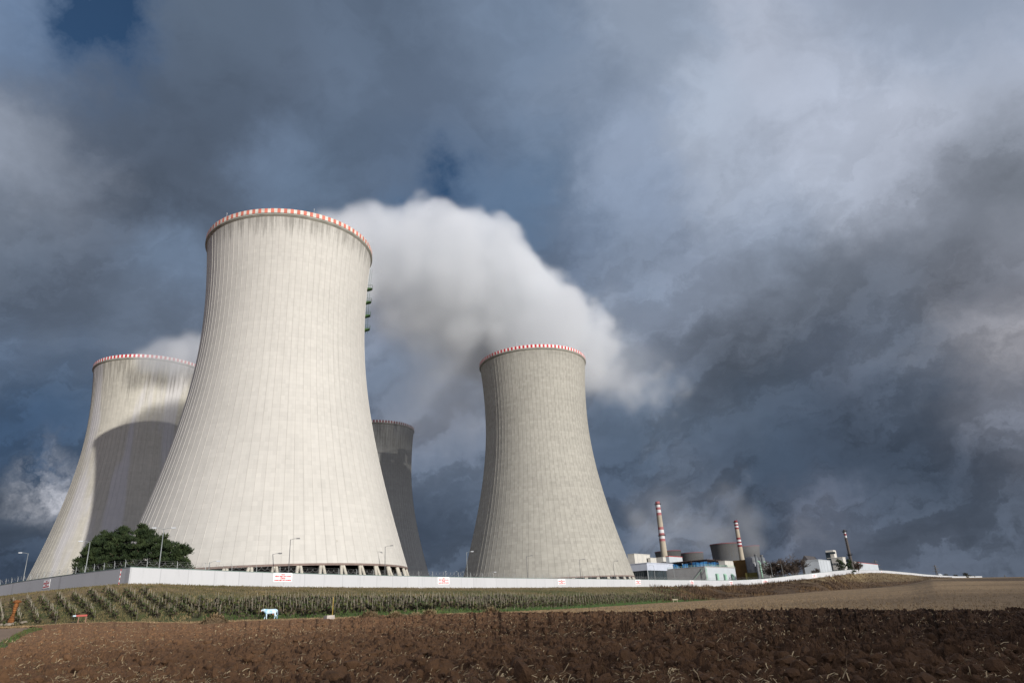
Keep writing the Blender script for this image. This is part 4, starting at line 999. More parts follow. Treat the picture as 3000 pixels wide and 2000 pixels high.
# electricity pylon and small far things at the right horizon
def pylon(px, ytop, d, label):
    P = at(px, ytop, d); zb = gz(P[0], P[1]) - 4; h = P[2] - zb; o = empty('electricity_pylon', (P[0], P[1], zb)); tag(o, label, 'pylon', 'far electricity pylons')
    b = MB(); w = h * .075
    for sx_ in (-1, 1):
        for sy_ in (-1, 1): b.tube((sx_ * w, sy_ * w, 0), (sx_ * w * .12, sy_ * w * .12, h), .5, .35, 4)
    for k in range(7):
        z0, z1 = h * k / 7, h * (k + 1) / 7; a0, a1 = w * (1 - .88 * k / 7), w * (1 - .88 * (k + 1) / 7)
        for sy_ in (-1, 1): b.tube((-a0, sy_ * a0, z0), (a1, sy_ * a1, z1), .28, n=3); b.tube((a0, sy_ * a0, z0), (-a1, sy_ * a1, z1), .28, n=3)
    b.build('mast', M_LAMPDARK, o)
    for f, l in ((.66, .20), (.80, .17), (.93, .12)):
        b = MB(); b.tube((-h * l, 0, h * f), (h * l, 0, h * f), .38, n=4); b.tube((-h * l, 0, h * f), (0, 0, h * (f + .05)), .25, n=3); b.tube((h * l, 0, h * f), (0, 0, h * (f + .05)), .25, n=3); b.build('cross_arm', M_LAMPDARK, o)
pylon(2738, 1654, 1900, 'tall lattice pylon on the right horizon beyond the wall'); pylon(2563, 1640, 1600, 'thin mast above the long white hall'); pylon(2943, 1683, 3000, 'tiny far pylon near the right edge')
def dome(px, py, d, w, label):
    P = at(px, py, d); zb = gz(P[0], P[1]) - 2; b = MB(); h = P[2] - zb
    b.lathe([(w, 0), (w, h * .6), (w * .8, h * .85), (w * .4, h * .97), (.05, h)], 16); o = b.build('storage_dome', M_BUILDW, None, True); o.location = (P[0], P[1], zb); tag(o, label, 'dome', 'small white domes on the horizon')
dome(2750, 1679, 2000, 9, 'small white dome right of the lattice pylon'); dome(2811, 1687, 1750, 5, 'tiny pale hut where the wall ends')
def far_bush(px, py, d, w, lab, seed):
    global rng
    rng = np.random.default_rng(seed); P = at(px, py, d); zb = gz(P[0], P[1]) - 3; h = P[2] - zb
    Q = [needles(np.array([rng.normal() * w * .4, rng.normal() * w * .4, h * f]), np.array([w * .6, w * .6, h * .2]), 60, 2.2) for f in np.linspace(.1, .9, 8)]
    V = np.concatenate(Q).reshape(-1, 3); o = link('hedge_tree', quads_mesh('hedge_tree', V, np.arange(len(V)).reshape(-1, 4), M_SHRUB)); o.location = (P[0], P[1], zb); tag(o, lab, 'tree', 'far trees on the right horizon')
for i, (x, y, d, w, lab) in enumerate([(2771, 1683, 1900, 8, 'low dark tree right of the small white dome'), (2797, 1684, 1900, 6, 'low dark tree near the end of the wall'), (2830, 1679, 1800, 7, 'reddish lone tree on the bare horizon'), (2850, 1687, 1900, 4, 'tiny bush right of the lone reddish tree')]): far_bush(x, y, d, w, lab, 40 + i)

# ------------------------------------------------------------------ vineyard
M_STAKE = flat('vine stake wood', (.28, .25, .195), .9, .2, .7); M_VINE = leaf_mat('vine canes', (.032, .030, .018), (.080, .060, .036), .9); M_VLEAF = leaf_mat('vine leaves', (.030, .048, .014), (.080, .085, .026), .7)
def vine_variant(seed):
    rg = np.random.default_rng(seed); hs = rg.uniform(1.1, 1.55); lean = rg.uniform(-.10, .10)
    Vs = []; 
    def bar(p, q, w):
        p, q = np.array(p), np.array(q); o = np.array([[w, 0, 0], [-w * .5, w * .87, 0], [-w * .5, -w * .87, 0]])
        for k in range(3):
            Vs.append([p + o[k], p + o[(k + 1) % 3], q + o[(k + 1) % 3], q + o[k]])
    bar((0, 0, -.1), (lean, rg.uniform(-.06, .06), hs), .019); ns = len(Vs)
    x = rg.uniform(-.15, .15); y = rg.uniform(.1, .3)
    bar((x, y, -.05), (x + rg.uniform(-.1, .1), y, .42), .045)
    for k in range(5):
        a = rg.uniform(0, 6.28); bar((x, y, rg.uniform(.25, .42)), (x + math.cos(a) * .30, y + math.sin(a) * .30, rg.uniform(.5, .85)), .018)
    C = np.array([x, y, .46]); n = 15
    d = rg.normal(size=(n, 3)) * np.array([.09, .24, .22]); P = C + d; s = rg.normal(size=(n, 3)); s /= np.linalg.norm(s, axis=1)[:, None]; t = np.cross(s, rg.normal(size=(n, 3))); t /= np.linalg.norm(t, axis=1)[:, None]
    L = rg.uniform(.07, .16, (n, 1))
    for i in range(n): Vs.append([P[i] - s[i] * L[i] - t[i] * L[i], P[i] + s[i] * L[i] - t[i] * L[i], P[i] + s[i] * L[i] + t[i] * L[i], P[i] - s[i] * L[i] + t[i] * L[i]])
    Q = np.array(Vs); mi = np.array([0] * (ns) + [0] * (len(Vs) - ns)); return Q[:ns], Q[ns:], ns
VAR = [vine_variant(s) for s in range(10)]
ROWD = np.array([-.60, .80]); ROWN = np.array([.80, .60])
vr = np.random.default_rng(99); pts = []
for i in range(-70, 190):
    for j in range(-10, 240):
        p = ROWN * (i * 2.0) + ROWD * (j * 1.15) + np.array([-40.0, 88.0]) + vr.normal(size=2) * .07
        pts.append(p)
pts = np.array(pts); aa = np.arctan2(pts[:, 0], pts[:, 1]); dd = np.hypot(pts[:, 0], pts[:, 1])
lo, hi, wl = np.interp(aa, AZ, D2), np.interp(aa, AZ, DV), np.interp(aa, AZ, D4)
rgt = np.interp(aa, np.radians([-42, 9.5, 13.5]), [1.0, 1.0, 0.0])
lim = lo + (hi - lo) * (.60 + .30 * (fbm(pts[:, 0] / 15, pts[:, 1] / 15, 91, 3) - .5)) * rgt
lim = np.where(aa < np.radians(-27), np.minimum(lim + 7, wl - 9), lim)
ok = (dd > lo + np.where(aa < np.radians(-14), 2.0, 4.5)) & (dd < lim) & (aa > np.radians(-40)) & (aa < np.radians(13.2)) & (vr.random(len(pts)) > .08)
pts = pts[ok]; dd = dd[ok]; aa = aa[ok]
vis = (aa > np.radians(-35.6)); order = np.argsort(np.where(vis, dd, 1e6)); Zs = ground(pts[:, 0], pts[:, 1])
ME_ST = [quads_mesh('stake', v[0].reshape(-1, 3), np.arange(v[0].shape[0] * 4).reshape(-1, 4), M_STAKE) for v in VAR]
ME_VN = [quads_mesh('vine', v[1].reshape(-1, 3), np.arange(v[1].shape[0] * 4).reshape(-1, 4), [M_VINE, M_VLEAF], mi=(np.arange(v[1].shape[0]) % 3 == 2).astype(int)) for v in VAR]
for n, i in enumerate(order[:300]):
    k = int(vr.integers(10)); e = bpy.data.objects.new('grapevine', None); COL.objects.link(e); e.location = (pts[i, 0], pts[i, 1], Zs[i]); e.rotation_euler = (0, 0, math.atan2(ROWD[1], ROWD[0]) - math.pi / 2 + vr.normal() * .2 + (math.pi if vr.random() < .5 else 0)); s = vr.uniform(.9, 1.15); e.scale = (s, s, s)
    e.empty_display_size = .3
    tag(e, 'brown grapevine tied to a pale stake in the nearest vineyard rows', 'grapevine', 'grapevines in the vineyard rows')
    link('stake', ME_ST[k], e); link('vine', ME_VN[k], e)
rest = order[300:]; VV = []; MI = []
for i in rest:
    k = int(vr.integers(10)); a = vr.uniform(0, 6.28); c_, s_ = math.cos(a), math.sin(a); sc_ = vr.uniform(.9, 1.15)
    q = np.concatenate([VAR[k][0], VAR[k][1]]) * sc_
    if dd[i] > 170: q = np.concatenate([VAR[k][0], VAR[k][1][::2] * [1, 1, 1]]) * sc_
    m_ = np.where(np.arange(len(q)) < 3, 0, np.where(np.arange(len(q)) % 3 == 2, 2, 1))
    x = q[..., 0] * c_ - q[..., 1] * s_ + pts[i, 0]; y = q[..., 0] * s_ + q[..., 1] * c_ + pts[i, 1]
    VV.append(np.stack([x, y, q[..., 2] + Zs[i]], -1)); MI.append(m_)
VV = np.concatenate(VV); MI = np.concatenate(MI)
o = link('vineyard_rows', quads_mesh('vineyard_rows', VV.reshape(-1, 3), np.arange(len(VV) * 4).reshape(-1, 4), [M_STAKE, M_VINE, M_VLEAF], mi=MI)); tag(o, 'dense far rows of staked vines on the grassy bank', 'vines', 'grapevines in the vineyard rows', 'stuff')

# ------------------------------------------------------------------ rough grass, straw and clods
def blades(P, hmin, hmax, w, seed, lean=.35):
    """tapering upright blades at points P"""
    rg = np.random.default_rng(seed); n = len(P); a = rg.uniform(0, 2 * np.pi, n); h = rg.uniform(hmin, hmax, n)
    s = np.stack([np.cos(a), np.sin(a), np.zeros(n)], 1) * (w * rg.uniform(.6, 1.4, n))[:, None]; l = rg.normal(size=(n, 3)) * lean * h[:, None]; l[:, 2] = h
    return np.stack([P - s, P + s, P + l + s * .25, P + l - s * .25], 1)
def scatter_between(n, az0, az1, f0, f1, lo, hi, seed, hfun=None, power=1.0):
    rg = np.random.default_rng(seed); a = np.radians(rg.uniform(az0, az1, n)); t = rg.uniform(f0, f1, n); d = lo(a) + (hi(a) - lo(a)) * t ** power
    x, y = np.sin(a) * d, np.cos(a) * d; z = ground(x, y) + (hfun(x, y) if hfun else 0); return np.stack([x, y, z], 1)
def stuff(name, Q, mats, label, cat, mi=None):
    V = Q.reshape(-1, 3); o = link(name, quads_mesh(name, V, np.arange(len(V)).reshape(-1, 4), mats, mi=mi)); tag(o, label, cat, None, 'stuff'); return o
M_DRY = leaf_mat('dry grass', (.052, .031, .017), (.150, .094, .046), .16); M_DRYD = leaf_mat('dead brown weeds', (.045, .028, .018), (.10, .062, .036), .2); M_GR = leaf_mat('green grass', (.035, .070, .014), (.075, .105, .028), .2); M_MIXG = leaf_mat('bank grass', (.075, .070, .026), (.165, .125, .060), .15)
M_STUBS = leaf_mat('stubble stalks', (.17, .118, .064), (.31, .22, .12), .9)
M_STRAW = leaf_mat('straw', (.20, .145, .08), (.46, .36, .21), 1.2)
# brush on the right bank
P = scatter_between(30000, 9.5, 30, .02, 1.02, d2f, d4f, 301)
pp = np.stack([P[:, 0], P[:, 1]], 1); dn = fbm(P[:, 0] / 9, P[:, 1] / 9, 33, 4); ka = np.interp(np.arctan2(P[:, 0], P[:, 1]), np.radians([9.5, 14.5]), [0, 1]); keep = (dn > .40) & (np.random.default_rng(2).random(len(P)) < .12 + ka)
P = P[keep]; dn = dn[keep]; sz = (dn - .36) * 6
B = blades(P, .28, .85, .13, 302); B[:, 2:, 2] += ((B[:, 2:, 2] - B[:, :2, 2]) * (sz[:, None] - .5) * .9)
stuff('dry_brush', B, [M_DRY, M_DRYD], 'tangled dry brown grass and weeds on the bank below the climbing wall', 'dry grass', (fbm(P[:, 0] / 13, P[:, 1] / 13, 55, 4) > .50).astype(int))
P = scatter_between(42000, -37, 14, .0, 1.0, d2f, d4f, 311); rel = np.random.default_rng(5).random(len(P))
hz = P[:, 2]; grn = (hz + (fbm(P[:, 0] / 6, P[:, 1] / 6, 56, 3) - .5) * 6 < 3.6) & (P[:, 0] > -42) & (P[:, 0] < 75)
stuff('bank_grass', blades(P, .08, .34, .07, 312), [M_MIXG, M_GR], 'short green and straw coloured grass covering the bank under the wall', 'grass', grn.astype(int))
# stubble
P = scatter_between(80000, -37, 36, .0, 1.0, lambda a: d1w(a), lambda a: d2f(a), 321, None, 2.6)
stuff('stubble_straw', blades(P, .06, .18, .035, 322, .6), M_STUBS, 'short pale cereal stubble standing in the harvested strip', 'stubble')
# lush edge of the track
P = plan_pts = None
rg = np.random.default_rng(8); lo_, hi_ = MARGIN.min(0), MARGIN.max(0); c_ = rg.uniform(np.maximum(lo_, [-75, 10]), np.minimum(hi_, [0, 110]), (60000, 2)); c_ = c_[inside(MARGIN, c_[:, 0], c_[:, 1])]
stuff('margin_grass', blades(np.stack([c_[:, 0], c_[:, 1], ground(c_[:, 0], c_[:, 1]) + .02], 1), .06, .22, .03, 331, .5), [M_GR, M_DRY], 'green grass tufts along the dirt track at lower left', 'grass', (rg.random(len(c_)) < .3).astype(int))

# straw lying on the ploughed land, in loose tufts
def straw_on_soil():
    rg = np.random.default_rng(17); n = 4200
    d = 10.5 * (105 / 10.5) ** rg.random(n) ; a = np.radians(rg.uniform(-38, 37, n)); okd = d < d1w(a) - .5
    x, y = (np.sin(a) * d)[okd], (np.cos(a) * d)[okd]; m = not_track(x, y); x, y = x[m], y[m]
    clump = fbm(x / 3.5, y / 3.5, 77, 3); kk = np.where(clump > .58, 9, np.where(clump > .50, 2, 1)); kk = np.where(rg.random(len(x)) < .035, 24, kk)
    X = np.repeat(x, kk); Y = np.repeat(y, kk); sp_ = np.repeat(np.where(kk > 15, .30, .42), kk)
    X = X + rg.normal(size=len(X)) * sp_; Y = Y + rg.normal(size=len(X)) * sp_ * .8
    z = ground(X, Y) + soil_height(X, Y) + .03 + rg.random(len(X)) * .05
    n = len(X); L = rg.uniform(.05, .22, n); an = rg.uniform(0, 2 * np.pi, n); el = np.abs(rg.normal(0, .35, n)); w = rg.uniform(.004, .009, n) * (1 + np.hypot(X, Y) / 60)
    dv = np.stack([np.cos(an) * np.cos(el), np.sin(an) * np.cos(el), np.sin(el)], 1); s = np.stack([-np.sin(an), np.cos(an), np.zeros(n)], 1) * w[:, None]; up = np.array([0, 0, 1.0]) * w[:, None]
    P = np.stack([X, Y, z], 1); Mid = P + dv * (L * .5)[:, None] + np.array([0, 0, .02]); E = P + dv * L[:, None] + rg.normal(size=(n, 3)) * .02
    Q1 = np.stack([P - s, P + s + up, Mid + s + up, Mid - s], 1); Q2 = np.stack([Mid - s, Mid + s + up, E + s + up, E - s], 1)
    stuff('loose_straw', np.concatenate([Q1, Q2]), M_STRAW, 'loose pale straw scattered in tufts over the ploughed soil', 'straw')
straw_on_soil()
def clods():
    rg = np.random.default_rng(27); n = 14000; d = 10 * (100 / 10) ** rg.random(n); a = np.radians(rg.uniform(-38, 37, n)); okd = d < d1w(a) + .5; x, y = (np.sin(a) * d)[okd], (np.cos(a) * d)[okd]; m = not_track(x, y) & (rg.random(len(x)) < np.clip((x + 60) / 70, .35, 1)); x, y = x[m], y[m]
    ico = bpy.data.meshes.new('c'); import bmesh; b = bmesh.new(); bmesh.ops.create_icosphere(b, subdivisions=2, radius=1); vs = np.array([v.co for v in b.verts]); fs = np.array([[v.index for v in f.verts] for f in b.faces]); b.free(); bpy.data.meshes.remove(ico)
    n = len(x); r = (.025 + .15 * rg.random(n) ** 3.2); z = ground(x, y) + soil_height(x, y) + r * .25
    S = r[:, None] * rg.uniform(.6, 1.35, (n, 3)); lob = rg.normal(size=(n, 3, 3)); V = vs[None] * (1 + .22 * np.sin(np.einsum('vk,njk->nvj', vs, lob * 2.2)).sum(2)[..., None] * .6 + rg.uniform(-.10, .10, (n, len(vs), 1))) * S[:, None]; ang = rg.uniform(0, 6.28, n); c_, s_ = np.cos(ang)[:, None], np.sin(ang)[:, None]
    X = V[..., 0] * c_ - V[..., 1] * s_ + x[:, None]; Y = V[..., 0] * s_ + V[..., 1] * c_ + y[:, None]; Z = V[..., 2] + z[:, None]
    V = np.stack([X, Y, Z], -1).reshape(-1, 3); T = (fs[None] + (np.arange(n) * len(vs))[:, None, None]).reshape(-1, 3)
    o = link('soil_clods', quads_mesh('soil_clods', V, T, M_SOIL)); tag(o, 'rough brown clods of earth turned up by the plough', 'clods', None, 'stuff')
clods()

# heaps of straw and soil on the plough edge
def heap(px, py, w, h, lab, dirt=False, seed=1):
    g = on_ground(px, py); d = math.hypot(g[0], g[1]); sc_ = d / F * 1.05; W, Hh = w * sc_ / 2, h * sc_; rg = np.random.default_rng(seed)
    r = empty('soil_mound' if dirt else 'straw_heap', (g[0], g[1], g[2] - .05)); tag(r, lab, 'mound' if dirt else 'straw heap', 'heaps along the plough edge')
    n = 40; m = 12; V = []; Q = []
    for j in range(m):
        f = j / (m - 1)
        for k in range(n):
            t = 2 * math.pi * k / n; q = 1 + .25 * (vnoise(np.array([math.cos(t) * 2 + seed]), np.array([math.sin(t) * 2 + f * 3]), seed)[0] - .5)
            V.append((math.cos(t) * W * (1 - f) * q, math.sin(t) * W * .7 * (1 - f) * q, Hh * (1 - (1 - f) ** 1.7) * (.9 + .3 * (vnoise(np.array([k * .5 + seed * 3]), np.array([j * .6]), 3)[0] - .5))))
    for j in range(m - 1):
        for k in range(n): Q.append((j * n + k, j * n + (k + 1) % n, (j + 1) * n + (k + 1) % n, (j + 1) * n + k))
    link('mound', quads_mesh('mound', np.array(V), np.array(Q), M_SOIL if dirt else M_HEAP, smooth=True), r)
    nb = 260 if dirt else 1500; f = rg.random(nb) ** .6; t = rg.uniform(0, 6.28, nb)
    P = np.stack([np.cos(t) * W * f, np.sin(t) * W * .7 * f, Hh * (1 - f ** 1.7) + .02], 1); an = rg.uniform(0, 6.28, nb); L = rg.uniform(.15, .5, nb); el = rg.normal(.1, .45, nb)
    dv = np.stack([np.cos(an) * np.cos(el), np.sin(an) * np.cos(el), np.sin(el)], 1) * L[:, None]; s = np.stack([-np.sin(an), np.cos(an), an * 0], 1) * .022
    link('straw', quads_mesh('straw', np.stack([P - s, P + s, P + dv + s, P + dv - s], 1).reshape(-1, 3), np.arange(nb * 4).reshape(-1, 4), M_HSTRAW), r)
M_HEAP = flat('old straw mass', (.13, .092, .055), .95, .3, 3.0); M_HSTRAW = leaf_mat('old straw', (.15, .10, .055), (.34, .25, .14), 1.0)
for i, (x, y, w, h, l, dd_) in enumerate([(628, 1830, 75, 22, 'broad straw heap left of the blue white cow statue', 0), (1083, 1813, 66, 15, 'flat straw heap right of the yellow pole', 0), (1158, 1814, 56, 14, 'straw heap between two others on the plough edge', 0), (1215, 1811, 44, 9, 'low spread straw heap right of the gap, between taller ones', 0), (1258, 1808, 46, 15, 'steep straw heap at the start of the pale stubble', 0), (1440, 1802, 54, 15, 'rounded straw heap alone on the stubble edge', 0), (1985, 1801, 66, 9, 'dark soil mound on the plough edge at right', 1)]): heap(x, y, w, h, l, bool(dd_), 50 + i)

# ------------------------------------------------------------------ cow statue
def cow():
    g = on_ground(789, 1814); az = math.atan2(g[0], g[1]); d = math.hypot(g[0], g[1]); L = 45 / F * d * .95 / 2.25      # life size of the figure relative to a 2.25 m cow
    r = empty('cow_statue', (g[0], g[1], g[2]), -az); r.scale = (L, L, L); tag(r, 'pale blue painted cow statue with orange muzzle facing left by the vineyard', 'cow statue')
    verts = []; edges = []; rad = []
    def v(x, y, z, a, b=None): verts.append((x, y, z)); rad.append((a, b or a)); return len(verts) - 1
    def e(*ids):
        for a, b in zip(ids[:-1], ids[1:]): edges.append((a, b))
    pel = v(.62, 0, 1.06, .30, .33); belly = v(.2, 0, 1.00, .33, .36); chest = v(-.22, 0, 1.02, .30, .36); sh = v(-.48, 0, 1.10, .24, .30); e(pel, belly, chest, sh)
    nk = v(-.72, 0, 1.22, .16, .21); hd = v(-.92, 0, 1.30, .15, .15); mz = v(-1.12, 0, 1.16, .10, .10); nose = v(-1.22, 0, 1.08, .085, .085); e(sh, nk, hd, mz, nose)
    rump = v(.86, 0, 1.14, .20, .24); e(pel, rump); tl = v(1.0, 0, 1.12, .05); tl2 = v(1.04, 0, .70, .03); tl3 = v(1.03, 0, .48, .05); e(rump, tl, tl2, tl3)
    for s, y, dx in ((1, .17, -.14), (-1, -.17, .06)):
        a = v(-.42, y, .78, .12, .14); kn = v(-.44 + dx * .7, y, .46, .07); an = v(-.46 + dx * 1.5, y, .14, .05); ho = v(-.49 + dx * 1.7, y, .03, .06); e(sh, a, kn, an, ho)
        a = v(.72, y, .80, .15, .18); kn = v(.68 - dx * .4, y, .56, .09); hk = v(.80 - dx * 1.2, y, .40, .06); an = v(.74 - dx * 1.7, y, .12, .05); ho = v(.70 - dx * 1.7, y, .03, .06); e(pel, a, kn, hk, an, ho)
    me = bpy.data.meshes.new('body'); me.from_pydata(verts, edges, []); k = NT('painted cow', .4)
    p = k.obj(); s = k.n('ShaderNodeSeparateXYZ'); k.put(s.inputs[0], p); nz = k.noise(p, 3.2, 4, .6)
    c = k.mix(k.ramp(nz, .50, .60), (.56, .68, .76), (.26, .52, .68)); c = k.mix(k.ramp(s.outputs[0], -1.10, -1.16), c, (.62, .14, .05)); c = k.mix(k.ramp(s.outputs[2], .09, .06), c, (.50, .15, .06)); k.color(c)
    me.materials.append(k.m); ob = link('body', me, r); md = ob.modifiers.new('skin', 'SKIN')
    for i, rr in enumerate(rad): me.skin_vertices[0].data[i].radius = rr
    me.skin_vertices[0].data[0].use_root = True
    sb = ob.modifiers.new('subdivision', 'SUBSURF'); sb.levels = sb.render_levels = 2
    md.use_smooth_shade = True
    for s in (-1, 1):
        b = MB(); b.tube((-.86, s * .12, 1.36), (-.84, s * .33, 1.36), .075, .02, 7); b.build('ear', k.m, r, True)
        b = MB(); b.tube((-.86, s * .09, 1.42), (-.90, s * .17, 1.56), .035, .012, 6); b.build('horn', M_OCHRE, r, True)
        b = MB(); b.lathe([(.004, -.03), (.03, 0), (.004, .03)], 8, (-1.0, s * .125, 1.30)); b.build('eye', M_DARK, r)
    b = MB(); b.lathe([(.02, -.07), (.11, .0), (.15, .1)], 10, (.42, 0, .64)); b.build('udder', M_OCHRE_L, r, True)
M_OCHRE_L = flat('orange pink paint', (.60, .22, .16), .5)
cow()
# ------------------------------------------------------------------ small things along the field edge
M_RUST = flat('rusty wood', (.19, .075, .024), .9, .35, 2.5); M_STONE = flat('field stones', (.22, .19, .15), .95, .25, 1.5); M_BLOCK = flat('concrete block', (.38, .34, .30), .9, .15, 2.0); M_YEL = flat('yellow pole paint', (.34, .24, .05), .6)
M_BENCHR = flat('red bench paint', (.33, .05, .035), .5); M_BENCHB = flat('pale blue paint', (.45, .58, .62), .5); M_BENCHP = flat('bench post wood', (.20, .12, .08), .8); M_CRATE = flat('weathered crate wood', (.38, .34, .24), .9, .2, 2.0)
def sculpture():
    g = on_ground(29, 1829); r = empty('rusty_sculpture', tuple(g)); tag(r, 'leaning rust orange carved post with a flat cap at far left', 'sculpture')
    b = MB(); n = 10; H_ = 2.9
    for k in range(n):
        f0, f1 = k / n, (k + 1) / n; w0, w1 = .33 + .10 * math.sin(f0 * 9), .33 + .10 * math.sin(f1 * 9)
        b.tube((.42 * f0, 0, f0 * H_), (.42 * f1, 0, f1 * H_), w0 * (1 - .3 * f0), w1 * (1 - .3 * f1), 9)
    b.build('post', M_RUST, r, True); b = MB(); b.lathe([(.05, 0), (.52, .1), (.58, .25), (.35, .42), (.1, .5)], 12, (.42, 0, H_ - .05)); b.build('cap', M_RUST, r)
    rg = random.Random(3)
    for k in range(16):                                                            # each stone lies loose on its own
        b = MB(); rr = rg.uniform(.18, .42); b.lathe([(.02, -rr * .4), (rr * .9, -rr * .2), (rr, rr * .2), (rr * .6, rr * .55), (.02, rr * .65)], 8)
        b.v = [tuple(c * rg.uniform(.85, 1.15) for c in v_) for v_ in b.v]
        o = b.build('field_stone', M_STONE); x, y = g[0] + rg.uniform(-1.6, 2.6), g[1] - rg.uniform(.2, 1.3); o.location = (x, y, gz(x, y) + rr * .3); o.rotation_euler = (0, 0, rg.uniform(0, 6)); tag(o, 'grey field stone heaped at the foot of the rusty post', 'stone', 'stones round the rusty post')
sculpture()
def bench():
    g = on_ground(230, 1827); az = math.atan2(g[0], g[1]); r = empty('red_bench', tuple(g), -az); tag(r, 'small red topped bench with a pale blue end below the vine rows', 'bench')
    b = MB(); b.box((.22, 0, .92), (1.25, .7, .22)); b.build('red_seat', M_BENCHR, r); b = MB(); b.box((-.62, 0, .94), (.40, .62, .18), (.98, .2)); b.build('blue_end', M_BENCHB, r)
    for x in (-.1, .75):
        b = MB(); b.box((x, 0, -.1), (.14, .5, 1.02)); b.build('leg', M_BENCHP, r)
bench()
def block_and_pole():
    g = on_ground(964, 1815.5); az = math.atan2(g[0], g[1]); o = MB(); o.box((0, 0, -.1), (.98, .8, .60), top=(.94, .94)); q = o.build('concrete_block', M_BLOCK); q.location = tuple(g); q.rotation_euler = (0, 0, -az + .5); tag(q, 'pale concrete block on the straw strip beside the yellow pole', 'block')
    p = MB(); p.tube((0, 0, -.2), (.06, 0, 2.25), .045, n=8); p.tube((.06, 0, 2.25), (.06, 0, 2.3), .05, .02, 8); q = p.build('yellow_pole', M_YEL); q.location = tuple(on_ground(973, 1812)); tag(q, 'thin yellow pole standing behind the concrete block', 'pole')
block_and_pole()
def crate():
    g = on_ground(1979, 1763); az = math.atan2(g[0], g[1]); k = math.hypot(g[0], g[1]) / F * 14 / 1.5; r = empty('wooden_trough', tuple(g), -az); r.scale = (k, k, k); tag(r, 'small pale wooden trough on legs at the right end of the vineyard', 'trough')
    b = MB(); b.box((0, 0, .55), (1.5, .6, .35), top=(1.08, 1.15)); b.build('box', M_CRATE, r)
    for x in (-.55, .55):
        for y in (-.2, .2): b = MB(); b.box((x, y, -.1), (.12, .12, .65)); b.build('leg', M_CRATE, r)
crate()

